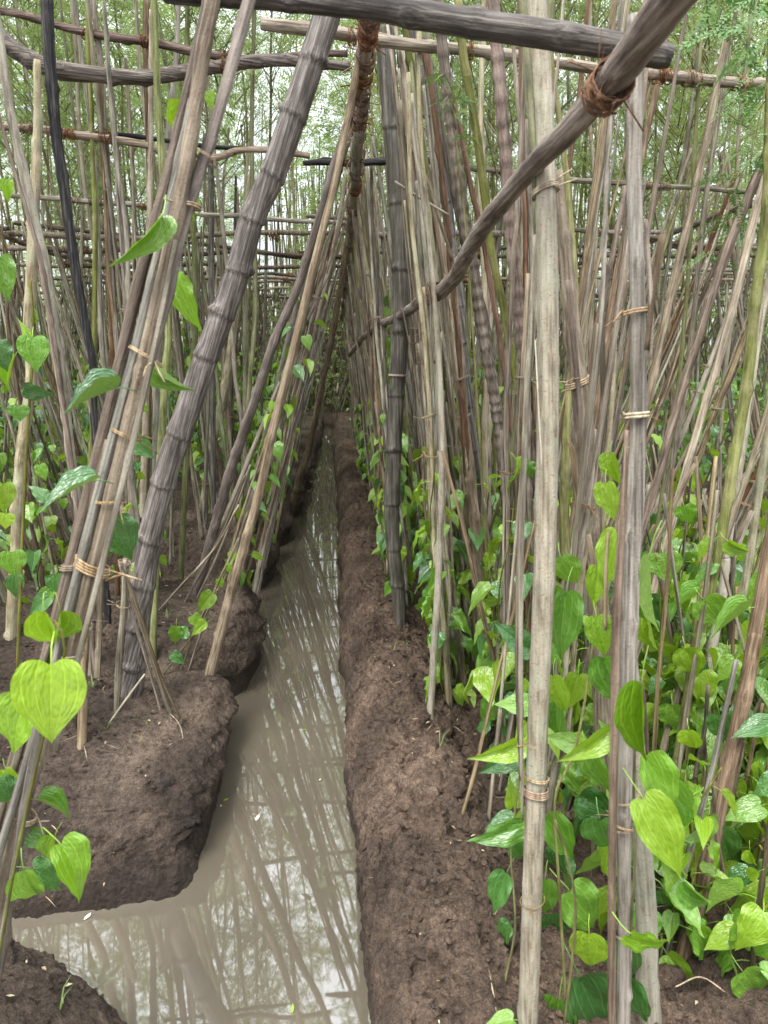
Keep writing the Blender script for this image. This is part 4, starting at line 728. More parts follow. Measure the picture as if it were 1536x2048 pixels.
hvine('betel vine at the foot of the smooth pale pole, dark leaves over the berm', [(1010, 1960), (1030, 1850), (1022, 1700), (1038, 1560), (1044, 1480)], None, 1.15, [
    (1042, 1482, 938, 1534, 44, 'young', 1.12, -.03, -25, 1), (1035, 1505, 952, 1556, 46, 'deep', 1.16, 0, -20, 0), (1040, 1655, 938, 1698, 46, 'mid', 1.08, -.03, -25, 2), (1026, 1640, 966, 1656, 42, 'deep', 1.16, 0, 20, 0), (1012, 1748, 980, 1832, 44, 'deep', 1.1, 0, 15, 4), (1028, 1612, 1022, 1560, 32, 'young', 1.18, 0, 10, 0), (1030, 1672, 1050, 1735, 42, 'deep', 1.15, 0, 0, 1), (1020, 1850, 985, 1905, 34, 'deep', 1.12, .0, 30, 5), (1058, 1412, 990, 1398, 44, 'mid', 1.2, 0, 20, 2), (1056, 1300, 990, 1240, 50, 'deep', 1.3, 0, 10, 4)], r=2.6)
hvine('betel vine low between the front poles with veined leaves near the soil', [(1120, 2100), (1140, 1950), (1150, 1820), (1140, 1740), (1110, 1640)], .95, 1.0, [
    (1092, 1632, 1152, 1732, 52, 'mid', 1.0, 0, -10, 4), (1140, 1782, 1226, 1896, 84, 'mid', .93, -.02, -12, 2), (1178, 1868, 1180, 1952, 62, 'young', .97, 0, 5, 0), (1120, 1700, 1110, 1780, 40, 'deep', 1.08, 0, 30, 5), (1160, 1955, 1215, 2100, 92, 'deep', .9, 0, -10, 4), (1118, 2000, 1104, 2110, 64, 'mid', .9, 0, 5, 0), (1025, 2040, 960, 2052, 34, 'mid', .9, 0, 30, 0), (1235, 1880, 1270, 1980, 56, 'deep', 1.0, 0, 10, 0), (1090, 1760, 1078, 1850, 50, 'mid', 1.15, 0, 0, 0), (1200, 1640, 1225, 1740, 70, 'deep', 1.15, 0, 10, 2), (1160, 1590, 1230, 1640, 60, 'deep', 1.2, 0, 10, 4), (1105, 1290, 1095, 1340, 40, 'mid', 1.2, 0, 10, 0), (1105, 1830, 1120, 1900, 40, 'deep', 1.1, 0, 10, 0)])
hvine('betel vine behind the weathered double pole with a broad shiny heart leaf', [(1300, 1560), (1320, 1400), (1322, 1260), (1318, 1160), (1312, 1110)], 1.7, 1.6, [
    (1326, 1108, 1338, 1174, 70, 'mid', 1.6, -.02, 5, 0), (1368, 1012, 1380, 1058, 40, 'mid', 1.7, 0, 0, 2), (1425, 1082, 1388, 1126, 24, 'young', 1.6, 0, 30, 1), (1430, 1128, 1372, 1172, 28, 'mid', 1.6, 0, 30, 2), (1400, 1182, 1330, 1226, 30, 'mid', 1.6, 0, 40, 3), (1290, 1195, 1322, 1250, 52, 'deep', 1.65, 0, 0, 4), (1298, 1230, 1310, 1320, 38, 'young', 1.5, 0, 40, 3), (1408, 1200, 1455, 1262, 60, 'mid', 1.55, 0, 0, 0), (1456, 1082, 1508, 1118, 30, 'young', 1.5, 0, 30, 1), (1496, 1218, 1410, 1270, 26, 'mid', 1.45, -.02, 45, 3), (1372, 1298, 1392, 1360, 54, 'young', 1.55, 0, 5, 4), (1540, 1150, 1496, 1230, 52, 'mid', 1.5, 0, 10, 0), (1325, 1362, 1290, 1390, 30, 'deep', 1.6, 0, 30, 1), (1345, 1410, 1348, 1466, 60, 'mid', 1.6, 0, 0, 4)], r=2.4)
hvine('betel vine on the stout brown trunk over the wet soil', [(1392, 1870), (1432, 1700), (1470, 1540), (1500, 1400), (1530, 1260)], 1.3, 1.4, [
    (1520, 1612, 1442, 1640, 50, 'mid', 1.25, 0, 10, 0), (1440, 1658, 1468, 1740, 52, 'deep', 1.25, 0, 0, 0), (1500, 1748, 1438, 1790, 40, 'deep', 1.2, 0, 30, 1), (1398, 1852, 1404, 1902, 40, 'young', 1.15, 0, 0, 0), (1472, 1862, 1402, 1900, 48, 'young', 1.1, 0, 10, 0), (1340, 1830, 1345, 1895, 42, 'deep', 1.2, 0, 10, 5), (1550, 1770, 1502, 1808, 44, 'young', 1.1, 0, 10, 2), (1486, 1944, 1530, 2010, 60, 'mid', 1.05, 0, 0, 0), (1560, 1560, 1500, 1590, 50, 'deep', 1.3, 0, 0, 2), (1440, 1430, 1462, 1500, 50, 'deep', 1.4, 0, 10, 0), (1378, 1460, 1395, 1512, 40, 'young', 1.4, 0, 20, 1), (1500, 1700, 1512, 1740, 22, 'young', 1.15, 0, 30, 3), (1540, 1880, 1504, 1930, 56, 'mid', 1.05, 0, 0, 5), (1540, 1450, 1460, 1470, 46, 'deep', 1.3, 0, 20, 4), (1470, 1320, 1430, 1366, 40, 'young', 1.4, 0, 10, 0)])

# ---------------------------------------------------------------- stalk library
STK = {}
LL = 2.4
for mk in ('pale', 'tan', 'brown', 'grey', 'mauve', 'green', 'rust', 'dark'):
    STK[mk] = []
    for k in range(3):
        r0 = .012 if k == 0 else .0088 if k == 1 else .0062
        zz = np.linspace(0, LL, 7); wx = np.random.uniform(-.015, .015, 7); wy = np.random.uniform(-.013, .013, 7); wx[0] = wy[0] = 0
        P = np.column_stack([wx, wy, zz]); R = np.linspace(r0, r0 * .62, 7)
        g = MB(); g.add(*stick_geo(P, R, 7, .035, .5, .12, k * 11 + len(mk))); STK[mk].append(g.mesh('stalk', M[mk]))
STKS = {}
for mk in STK:
    STKS[mk] = []
    for k in range(3):
        r0 = (.0125, .0095, .007)[k]; zz = np.linspace(0, .8, 5); P = np.column_stack([np.random.uniform(-.006, .006, 5), np.random.uniform(-.005, .005, 5), zz]); P[0, :2] = 0
        g = MB(); g.add(*stick_geo(P, np.linspace(r0, r0 * .75, 5), 7, .03, .5, .12, k * 5 + 1)); STKS[mk].append(g.mesh('stalk', M[mk]))
TIE = [loop_geo(np.zeros(3), np.array([0, 0, 1.]), 1.0, 2.5, .07, .3, k, 2, .35).mesh('tie', M['tie']) for k in range(4)]
def put_stalk(par, p0, p1, mk, k, name='stalk', rs=1.0):
    m_, L_ = zmat(p0, p1, random.uniform(0, 6.28)); sh = L_ < 1.25; m_ = m_ @ Matrix.Diagonal((rs, rs, L_ / (.8 if sh else LL), 1))
    o = bpy.data.objects.new(name, (STKS if sh else STK)[mk][k]); COL.objects.link(o); o.parent = par
    o.matrix_basis = par.matrix_basis.inverted() @ m_; return o
TONE = {'pale': 'pale barked', 'tan': 'tan', 'brown': 'dark brown', 'grey': 'weathered grey', 'mauve': 'purplish grey', 'green': 'olive green', 'rust': 'rusty'}
def stretch(y): return 'near stretch' if y < 3.4 else 'middle stretch' if y < 5.4 else 'far stretch'
NB = 0
def put_bundle(xf, yf, xt, yt, zt, where, lean):
    global NB
    z0 = tz(xf, yf) - .04; mk = random.choices(list(TONE), [5, 7, 3.5, 3.5, 1.0, 3.2, 1])[0]
    t = thing('stalk_bundle', f'{TONE[mk]} stalks {lean}, {where}, {stretch(yf)}', 'stalk bundle', (xf, yf, z0), f'{TONE[mk]} stalk bundles {where} {stretch(yf)} {lean}')
    f = Vector((xf, yf, z0)); tp = Vector((xt, yt, zt)); n = random.choice([1, 2, 2, 3, 3, 4, 5]) if yf < 6 else random.choice([1, 2, 3])
    put_stalk(t, f, tp, mk, random.choice([0, 0, 1]), rs=random.uniform(.75, 1.25) * (1 if yf < 6 else 1.15))
    for k in range(n):
        m2 = random.choice(['tan', 'brown', 'grey', 'tan', 'grey', 'pale', 'pale', mk]); a = random.uniform(0, 6.28); r = random.uniform(.012, .028)
        df = Vector((r * math.cos(a), r * math.sin(a), random.uniform(0, .35) if random.random() < .4 else 0)); h = random.uniform(.45, 1.0)
        e = f.lerp(tp, h) + Vector((random.gauss(0, .025), random.gauss(0, .025), 0)); put_stalk(t, f + df + Vector((random.gauss(0, .02), random.gauss(0, .02), 0)), e, m2, random.choice([1, 2, 2]), rs=random.uniform(.7, 1.15))
    if yf < 6:
        for k in range(random.choice([1, 2, 3])):
            c = f.lerp(tp, random.uniform(.12, .75)); m_, _ = zmat(c, c + (tp - f), random.uniform(0, 6)); s_ = random.uniform(.016, .024)
            o = bpy.data.objects.new('tie', random.choice(TIE)); COL.objects.link(o); o.parent = t; o.matrix_basis = t.matrix_basis.inverted() @ m_ @ Matrix.Scale(s_, 4)
    NB += 1; return f, tp
ROWS = [  # x foot, spread, x top, spread, z top, y from, y to, step, where, lean
    (.36, .07, .15, .03, 2.02, 2.95, 8.2, .1, 'along the berm', 'leaning over the ditch'),
    (.45, .06, .26, .04, 2.1, 2.2, 2.95, .07, 'on the berm shoulder', 'leaning over the ditch'),
    (.55, .07, .50, .1, 2.1, 1.5, 2.3, .2, 'by the pale front pole', 'standing nearly upright'),
    (.58, .08, .28, .08, 2.15, 2.4, 8.0, .2, 'behind the berm', 'tilting to the ditch'),
    (.92, .16, 1.05, .22, 2.5, 2.3, 7.5, .34, 'amid the berm bed', 'standing nearly upright'),
    (1.42, .1, 2.05, .1, 2.15, 2.3, 8.0, .19, 'in the outer berm bed', 'slanting out to the next ridge'),
    (2.75, .12, 2.25, .1, 2.2, 3.2, 8.0, .3, 'across the next ditch', 'slanting back toward the berm'),
    (3.6, .15, 4.1, .15, 2.2, 4.2, 8.2, .45, 'past the next ditch', 'slanting outward'),
    (-.47, .04, .09, .03, 2.02, 3.0, 8.2, .19, 'along the mound bank', 'leaning over the ditch'),
    (-.85, .1, -.75, .16, 2.4, 2.75, 7.8, .3, 'behind the mound lip', 'standing nearly upright'),
    (-1.4, .12, -1.85, .12, 2.2, 2.3, 8.0, .23, 'on the deeper mound bed', 'slanting away from the ditch'),
    (-2.65, .12, -2.3, .12, 2.2, 3.4, 8.0, .34, 'past the channel behind the mounds', 'slanting back toward the mounds'),
    (-3.4, .15, -4.0, .15, 2.3, 4.4, 8.2, .5, 'past the mound channel', 'slanting outward'),
]
HOSTS = []
for xf, sf, xt, st_, zt, ya, yb, dy, where, lean in ROWS:
    y = ya
    while y < yb:
        yy = y + random.uniform(-.4, .4) * dy; a = xf + random.uniform(-sf, sf); b_ = xt + random.uniform(-st_, st_)
        HOSTS.append((put_bundle(a, yy, b_, yy + random.gauss(0, .12), zt + random.uniform(.0, .35), where, lean), where)); y += dy * (1 if y < 5 else 1.25)
print('bundles', NB)

# ---------------------------------------------------------------- betel vines, leaf by leaf
STEM = []
for k in range(4):
    zz = np.linspace(0, 1, 9); P = np.column_stack([.018 * np.cos(zz * 11 + k), .018 * np.sin(zz * 11 + k), zz]); g = MB(); g.add(*stick_geo(P, np.linspace(.0034, .002, 9), 5, .03, .4, .05, k)); STEM.append(g.mesh('stem', M['vine']))
def leaf_frames(f, tp, h, n, size):
    ax = (tp - f).normalized(); o = []; a = random.uniform(0, 6)
    for k in range(n):
        s_ = (k + .5 + random.uniform(-.4, .4)) / n * h; a += 2.4 + random.uniform(-.6, .6)
        # leaves turn to the open light
        out_ = Vector((math.cos(a), math.sin(a) - .25, 0)).normalized(); p = f + ax * s_
        sz = size * random.uniform(.65, 1.15) * (1.0 if k < n - 2 else .6)
        d = (out_ * random.uniform(.35, 1.0) + Vector((0, 0, -random.uniform(.25, 1.1))) + Vector((random.gauss(0, .3), random.gauss(0, .3), 0))).normalized()
        nrm = (out_ * random.uniform(.4, 1.0) + Vector((0, 0, random.uniform(.3, 1.0))) + Vector((random.gauss(0, .3), random.gauss(0, .3), 0)))
        fm = rot_frame(p, d, nrm); fm.translation = p + out_ * .012 + fm.to_3x3() @ Vector((0, .28 * sz, .15 * sz))      # the petiole's end sits on the stem
        o.append((fm @ Matrix.Diagonal((sz * random.uniform(.68, 1.1), sz, sz, 1)), s_ / h))
    return o
def pick(fr): return 'young' if random.random() < (.26 + .65 * max(0, fr - .5) * 1.3) else random.choices(['mid', 'deep', 'young'], [4, 2.6, 1.8])[0]
def put_vine(f, tp, h, n, size, label, group, lo=False):
    f = Vector(f); tp = Vector(tp); t = thing('betel_vine', label, 'vine', f, group); L_ = (tp - f).length
    m_, _ = zmat(f, tp, random.uniform(0, 6)); o = bpy.data.objects.new('stem', random.choice(STEM)); COL.objects.link(o); o.parent = t; o.matrix_basis = t.matrix_basis.inverted() @ m_ @ Matrix.Diagonal((1, 1, h, 1))
    ti = t.matrix_basis.inverted()
    for m_, fr in leaf_frames(f, tp, h, n, size):
        o = bpy.data.objects.new('leaf', random.choice((LEAFLO if lo else LEAF)[pick(fr)])); COL.objects.link(o); o.parent = t; o.matrix_basis = ti @ m_
    return t
# one-mesh foliage for the far vines
SMALL = {mk: [leaf_geo(1, a, b_, c, d, k, False, 0) for k, (a, b_, c, d) in enumerate(SH[:4])] for mk in ('young',)}
def foliage_mesh(n, h, size):
    g = MB()
    for m_, fr in leaf_frames(Vector((0, 0, 0)), Vector((0, 0, 1)), h, n, size):
        s = random.choice(SMALL['young']); A = np.array(m_); v = s.v[0] @ A[:3, :3].T + A[:3, 3]; mi = {'young': 0, 'mid': 1, 'deep': 2}[pick(fr)]
        g.add(v, [f_ for f_ in s.f], s.uv[0], mi)
    return g.mesh('foliage', [M['young'], M['mid'], M['deep']])
FOL = [foliage_mesh(22 + k * 3, .75 + .1 * k, .10) for k in range(8)]
def far_vine(f, label, group, sc=1.0):
    t = thing('betel_vine', label, 'vine', f, group); t.rotation_euler.z = random.uniform(-.5, .5); bpy.context.view_layer
    o = bpy.data.objects.new('foliage', random.choice(FOL)); COL.objects.link(o); o.parent = t; o.scale = (sc, sc, sc * random.uniform(.8, 1.3)); o.rotation_euler.z = random.uniform(0, 6)
    o = bpy.data.objects.new('stem', random.choice(STEM)); COL.objects.link(o); o.parent = t; o.scale = (1, 1, .9)
NV = 0
WH = {'on the berm shoulder': 1, 'by the pale front pole': 1, 'along the berm': .8, 'behind the berm': .95, 'amid the berm bed': 1.0, 'in the outer berm bed': .95}
for (f, tp), where in HOSTS:
    y = f.y
    if y > 7.2 and random.random() < .5: continue
    lef = where in ('along the mound bank', 'behind the mound lip', 'on the deeper mound bed')
    if random.random() > (.95 if where in WH else .8 if lef else .5): continue
    h = random.uniform(.55, 1.15) if not where == 'along the mound bank' else random.uniform(.6, 1.5)
    lb = f'betel vine climbing stalks {where}, {stretch(y)}'; gr = f'betel vines {where} {stretch(y)}'
    if y < 4.3: put_vine(f, tp, h, int(h * (17 if where in WH else 16)), .095 if where in WH else .08, lb, gr, y > 3.0)
    else: far_vine(f, lb, gr, .95 if where in WH else .85)
    NV += 1
# low vines filling the leafy bed by the berm
for k in range(105):
    y = random.uniform(1.15, 3.4); x = random.uniform(.55, .55 + y * .62)
    if x < .62 and y < 1.7: continue
    f = Vector((x, y, tz(x, y) - .02)); tp = f + Vector((random.uniform(-.35, .35), random.uniform(-.2, .2), 1)); h = random.uniform(.22, .75)
    t = put_vine(f, tp, h, int(9 + h * 20), random.uniform(.085, .125), f'low leafy betel vine on a thin stake behind the berm, {"closer soil" if y < 2 else "deeper in the bed"}', 'low betel vines ' + ('closer soil' if y < 2 else 'deeper in the bed'))
    put_stalk(t, f - Vector((0, 0, .03)), f + (tp - f) * random.uniform(.45, 1.1), random.choice(['tan', 'brown', 'grey']), random.choice([1, 2, 2]), 'stake', rs=random.uniform(.7, 1.0)); NV += 1
for k in range(10):
    y = random.uniform(1.08, 1.6); x = random.uniform(.66, .62 + y * .38)
    f = Vector((x, y, tz(x, y) - .02)); tp = f + Vector((random.uniform(-.2, .3), random.uniform(-.1, .2), 1)); h = random.uniform(.16, .36)
    t = put_vine(f, tp, h, int(6 + h * 18), random.uniform(.09, .115), 'low leafy betel vine on a thin stake behind the berm, closer soil', 'low betel vines closer soil')
    put_stalk(t, f - Vector((0, 0, .03)), f + (tp - f) * random.uniform(.3, .6), 'brown', 2, 'stake', rs=.8); NV += 1
# slim vines and sticks of the closer mound bed
for k in range(16):
    y = random.uniform(2.1, 3.6); x = -random.uniform(.95, .75 + y * .42)
    f = Vector((x, y, tz(x, y) - .02)); tp = f + Vector((random.uniform(-.25, .1), random.uniform(-.1, .1), 1)); h = random.uniform(.5, 1.1)
    t = put_vine(f, tp, h, int(4 + h * 7), .085, 'slim betel vine on a thin stake in the mound bed behind the bundle', 'slim vines in the mound bed')
    put_stalk(t, f - Vector((0, 0, .03)), f + (tp - f) * random.uniform(1.2, 2.0), random.choice(['tan', 'brown', 'grey', 'pale']), random.choice([0, 1, 2]), 'stake'); NV += 1
print('vines', NV)

# ---------------------------------------------------------------- feathery trees
def compound(seed=0, n=11, L_=.15, w_=.02):
    """one pinnate leaf along +Y: rachis and leaflets"""
    rs = np.random.RandomState(seed); V = []; Fc = []
    for k in range(n):
        y = L_ * (.15 + .85 * k / n); dz = -.25 * y * y / L_
        for sx in (-1, 1):
            a = rs.uniform(.25, .6); d = np.array([sx * math.cos(a), math.sin(a), rs.uniform(-.3, .1)]); l = w_ * rs.uniform(.8, 1.2) * (1 - .35 * k / n); b_ = np.array([0, y, dz])
            s_ = np.array([-sx * math.sin(a), math.cos(a), 0]) * l * .19
            i_ = len(V); V += [b_, b_ + d * l * .5 - s_, b_ + d * l, b_ + d * l * .5 + s_]; Fc.append([i_, i_ + 1, i_ + 2, i_ + 3] if sx > 0 else [i_, i_ + 3, i_ + 2, i_ + 1])
    V = np.array(V); return V, np.array(Fc)
CPD = [compound(k, 10 + k, .13 + .015 * k, .021) for k in range(4)]
CPD2 = [compound(k + 9, 5, .17, .05) for k in range(3)]
def rand_frames(D):
    """rotation matrices whose Y is each row of D"""
    n = len(D); Yv = D / np.linalg.norm(D, axis=1)[:, None]; U = np.random.normal(size=(n, 3)) * .5 + [0, 0, 1.0]
    Zv = U - Yv * np.sum(U * Yv, 1)[:, None]; Zv /= np.linalg.norm(Zv, axis=1)[:, None]; return np.stack([np.cross(Yv, Zv), Yv, Zv], -1)
def scatter(g, lib, P, D, S):
    Rm = rand_frames(D); idx = np.random.randint(0, len(lib), len(P))
    for k, (V, Fc) in enumerate(lib):
        m_ = idx == k; n = m_.sum()
        if not n: continue
        W_ = np.einsum('nij,vj->nvi', Rm[m_], V) * S[m_][:, None, None] + P[m_][:, None, :]
        g.add(W_.reshape(-1, 3), [(Fc[None] + (np.arange(n) * len(V))[:, None, None]).reshape(-1, 4)], mi=0)
def crown(h0, h1, rad, nbr, lib, per=9, wood=True):
    """fine rising branches with feathery leaves, trunk at x=y=0"""
    g = MB(); PP = []; DD = []
    for k in range(nbr):
        z0 = random.uniform(h0, h1) if k else h0; a = random.uniform(0, 6.28); l = rad * random.uniform(.6, 1.25) * (1.1 - .5 * (z0 - h0) / (h1 - h0 + .01))
        d = np.array([math.cos(a), math.sin(a), random.uniform(.6, 1.7)]); d /= np.linalg.norm(d); b_ = np.array([0, 0, z0]); dr = np.array([0, 0, random.uniform(-.25, .05)])
        pts = np.array([b_ + d * l * s_ + dr * l * s_ * s_ for s_ in np.linspace(0, 1, 5)])
        if wood: g.add(*tube(pts, np.linspace(.0045, .0012, 5), 3, False), mi=1)
        m_ = per
        s_ = np.random.uniform(.2, 1.05, m_); P = b_ + d * (l * s_)[:, None] + dr * (l * s_ * s_)[:, None]; D = np.random.normal(size=(m_, 3)) * [.9, .9, .45] + d * .6 - [0, 0, .25]
        PP.append(P); DD.append(D)
    PP = np.concatenate(PP); DD = np.concatenate(DD); scatter(g, lib, PP, DD, np.random.uniform(.7, 1.25, len(PP))); return g
CROWN = [crown(2.15 + .25 * (k % 3), 4.5 + .3 * (k % 2), .55 + .08 * k % .3, 38, CPD, 10).mesh('crown', [M['feather'], M['green']]) for k in range(6)]
TRK = []
for k in range(6):
    zz = np.linspace(0, 4.6, 9); wx = np.cumsum(np.random.uniform(-.05, .05, 9)); wy = np.cumsum(np.random.uniform(-.04, .04, 9)); wx -= wx[0]; wy -= wy[0]; wx *= .8
    g = MB(); g.add(*stick_geo(np.column_stack([wx, wy, zz]), np.linspace(.0135, .005, 9), 8, .04, .4, .06, k)); TRK.append(g.mesh('trunk', M[['pale', 'pale', 'tan', 'green', 'pale', 'grey'][k]]))
NT = 0; kinds_ = ['pale', 'pale', 'tan', 'green', 'pale', 'grey']
def put_tree(x, y, sc=1.0, lb=None):
    global NT
    z0 = tz(x, y) - .03; k = random.randrange(6); side = 'among the berm side rows' if x > .2 else 'among the mound side rows'
    bd = 'near' if y < 4 else 'middle' if y < 6 else 'far'
    t = thing('feathery_tree', lb or f'slender {kinds_[k]} stemmed feathery tree {side}, {bd} stretch', 'tree', (x, y, z0), f'{kinds_[k]} stemmed trees {side} {bd} stretch'); t.rotation_euler = (random.gauss(0, .035), random.gauss(0, .045), random.uniform(0, 6.28)); t.scale = (1, 1, sc)
    o = link('trunk', TRK[k], t); o = link('crown', random.choice(CROWN), t); NT += 1
for y in np.arange(3.0, 9.5, .42):
    xm = 1.2 + y * .52; x = -xm
    while x < xm:
        xx = x + random.uniform(-.3, .3)
        if not (-.5 < xx < .55): put_tree(xx, y + random.uniform(-.2, .2), random.uniform(.85, 1.2))
        x += .7 if y < 6 else .95
print('trees', NT)

# ---------------------------------------------------------------- the far wood and thicket, too many to count
g = MB()
for k in range(2300):
    y = 8.3 + 14 * random.random() ** 1.5; x = random.uniform(-1, 1) * (3 + y * .62)
    if abs(x) < .38 and y < 11.3: continue
    ln = .28 if (x % 2.1) < 1.05 else -.28; z0 = 0.05; h = random.uniform(1.9, 2.5); r = random.uniform(.008, .016) * (1 + y * .02); ln += random.gauss(0, .12)
    if k > 2000: x = random.uniform(-.9, 1.1); y = random.uniform(11.7, 14)
    if random.random() < .3: h = random.uniform(3.2, 4.6); ln = random.gauss(0, .06)
    P = np.array([[x, y, z0], [x + ln * h * .5 + random.gauss(0, .02), y, h * .5], [x + ln * h, y + random.gauss(0, .2), h]])
    g.add(*tube(P, [r, r * .85, r * .6], 4, False), mi=random.choice([0, 0, 1, 1, 2, 3, 4]))
tag(link('stalk_thicket', g.mesh('stalk_thicket', [M['pale'], M['tan'], M['grey'], M['brown'], M['green']])), 'distant thicket of countless pale and brown stalks', 'thicket', kind='stuff')
g = MB(); LOW = [crown(.5, 6.3, .8, 44, CPD2, 6, False) for _ in range(4)]
for k in range(360):
    y = 7.8 + 18 * random.random() ** 1.3; x = random.uniform(-1, 1) * (3 + y * .62); c = random.choice(LOW); a = random.uniform(0, 6.28); ca, sa = math.cos(a), math.sin(a); s_ = random.uniform(.9, 1.3)
    for v, f_ in zip(c.v, c.f):
        w_ = v * s_; w_ = np.column_stack([ca * w_[:, 0] - sa * w_[:, 1] + x, sa * w_[:, 0] + ca * w_[:, 1] + y, w_[:, 2] * random.uniform(.85, 1.05)])
        g.v.append(w_); g.uv.append(np.zeros((len(w_), 2)))
    for f_ in c.f: g.f.append(f_ + g.n); g.mi.append(np.zeros(len(f_)))
    g.n += c.n
tag(link('far_wood', g.mesh('far_wood', [M['feather']])), 'distant mass of feathery green foliage behind the rows', 'wood', kind='stuff')
# low leaves far off
g = MB()
for k in range(9000):
    y = 5.6 + 9 * random.random() ** 1.4; x = random.uniform(-1, 1) * (1.5 + y * .62)
    if -.5 < x < .3 and y < 11.6: continue
    s = random.choice(SMALL['young']); sz = .09 * random.uniform(.8, 1.2); d = Vector((random.gauss(0, 1), random.gauss(-.3, 1), random.uniform(-1.2, 0))); A = np.array(rot_frame((x, y, .2 + random.random() * .85), d, Vector((random.gauss(0, .6), random.gauss(-.4, .6), 1))) @ Matrix.Scale(sz, 4))
    g.add(s.v[0] @ A[:3, :3].T + A[:3, 3], [f_ for f_ in s.f], s.uv[0], random.choice([0, 1, 1, 2]))
tag(link('far_undergrowth', g.mesh('far_undergrowth', [M['young'], M['mid'], M['deep']])), 'distant undergrowth of betel leaves beneath the thicket', 'undergrowth', kind='stuff')

# rails further back, one by one
g_r = []
for k in range(5):
    P = np.column_stack([np.linspace(0, 2.1, 7), np.random.uniform(-.02, .02, 7), np.random.uniform(-.025, .025, 7)]); g = MB(); g.add(*stick_geo(P, np.linspace(.018, .013, 7), 8, .04, .3, .12, k)); g_r.append(g.mesh('log', M[['log', 'raillight', 'grey', 'raillight', 'log'][k]]))
rp = [rope_geo(np.zeros(3), np.array([1., 0, 0]), .018, k, 6, .004, .05, 8).mesh('rope_lashing', M['coir']) for k in range(3)]
kk = 0
for y in (4.6, 5.0, 5.4, 6.4, 7.1, 7.8, 8.6, 9.5, 10.5):
    for x in (-6.1, -4.0, -1.95, .13, 2.2, 4.2):
        if abs(x + 1) > 1.5 + y * .6: continue
        side = 'from the ditch ridge outward' if x in (.13, -1.95) else 'between outer ridges'
        z_ = 2.0 + random.uniform(-.08, .06); k = random.randrange(5)
        t = thing('rail', f'{["dark", "pale", "grey", "pale", "dark"][k]} rail lashed high across the rows {side}, {"middle" if y < 6 else "far"} stretch', 'rail', (x, y, z_), f'{["dark", "pale", "grey", "pale", "dark"][k]} rails {side} {"middle" if y < 6 else "far"}')
        t.rotation_euler = (0, random.uniform(-.02, .02), random.uniform(-.03, .03)); link('log', g_r[k], t)
        for q in (.25, 1.0, 1.7): o = link('rope_lashing', random.choice(rp), t); o.location = (q + random.uniform(-.2, .2), 0, 0)
        kk += 1
for x0, lb in ((2.12, 'ridge pole over the next ditch beyond the leafy bed'), (-1.95, 'ridge pole over the channel behind the mounds')):
    P = np.array([[x0 + random.uniform(-.03, .03), y, 2.03 + random.uniform(-.03, .03)] for y in np.arange(2.2, 9, .7)]); t = thing('ridge_pole', lb, 'ridge pole', P[0]); part_from_world('log', P, np.full(len(P), .018), M['raillight'], t, seed=3, sides=8, step=.04)

# ---------------------------------------------------------------- sprays of a feathery tree reaching in
def sprig(par, p0, p1, L_, n, seed):
    rs = np.random.RandomState(seed); p0 = np.array(p0); p1 = np.array(p1); g = MB(); V = spline([p0, (p0 + p1) / 2 + [0, 0, .03], p1], .02); g.add(*tube(V, np.linspace(.0018, .0008, len(V)), 5), mi=1)
    lib = [compound(seed + k, 15, L_, L_ * .16) for k in range(3)]; ii = np.linspace(.15, .98, n); P = V[(ii * (len(V) - 1)).astype(int)]
    D = np.array([[(-1) ** k * .8 + rs.uniform(-.3, .3), rs.uniform(-.6, .6), rs.uniform(-.7, .1)] for k in range(n)]); np.random.seed(seed); scatter(g, lib, P, D, rs.uniform(.8, 1.1, n))
    link('leaf_spray', g.mesh('leaf_spray', [M['feather2'], M['green']]), par, par.matrix_basis.inverted())
t = thing('feathery_tree', 'feathery tree at the frame edge with dark green sprays hanging over the sticks', 'tree', (1.28, 1.95, .1))
tr_p = np.array([(1.28, 1.95, .1), (1.29, 1.93, 1.0), (1.25, 1.9, 1.8), (1.2, 1.85, 2.6), (1.18, 1.8, 3.3)]); part_from_world('trunk', tr_p, np.array([.013, .012, .011, .009, .006]), M['pale'], t, seed=2, sides=10)
for k, (a, b_, c, d, Ya) in enumerate([(1530, -60, 1478, 190, 1.5), (1500, -80, 1430, 60, 1.7), (1560, 60, 1500, 330, 1.7), (1580, 300, 1450, 380, 1.8), (1600, 150, 1420, 250, 2.0), (1560, 420, 1400, 520, 2.2), (1490, 0, 1380, 40, 2.1), (1590, -20, 1520, 120, 1.5), (1520, 420, 1430, 470, 2.4)]): sprig(t, at(a, b_, Ya), at(c, d, Ya), .12, 9, 60 + k)
t = thing('feathery_tree', 'young feathery shoot with pale green sprays by the olive green stick', 'tree', tuple(at(905, 700, 2.1)))
P, R = trace([(960, 900, 6), (935, 500, 5), (915, 300, 4), (905, 180, 3)], 2.25, 2.1, True); part_from_world('trunk', P, R, M['green'], t, seed=2, sides=6)
for k, (a, b_, c, d) in enumerate([(912, 260, 880, 170), (915, 200, 945, 150), (905, 180, 868, 165), (925, 330, 960, 260), (910, 220, 880, 215)]): sprig(t, at(a, b_, 2.1), at(c, d, 2.05), .06, 6, 80 + k)
# trees whose tops arch over the ditch
for k, (x, y) in enumerate([(-.75, 3.2), (.62, 3.9), (-.62, 4.7), (.6, 5.3), (-.7, 2.45), (.7, 2.9), (-1.1, 1.9), (-1.6, 2.6), (-.55, 3.9), (.5, 4.6), (-.6, 6.0), (.55, 6.6), (-.5, 7.4), (.5, 8.3)]):
    put_tree(x, y, 1.2); o_ = [o for o in COL.objects if o.name.startswith('feathery_tree')][-1]
    o_.rotation_euler.z = 0; o_.rotation_euler.y = (.06 if x < 0 else -.06)

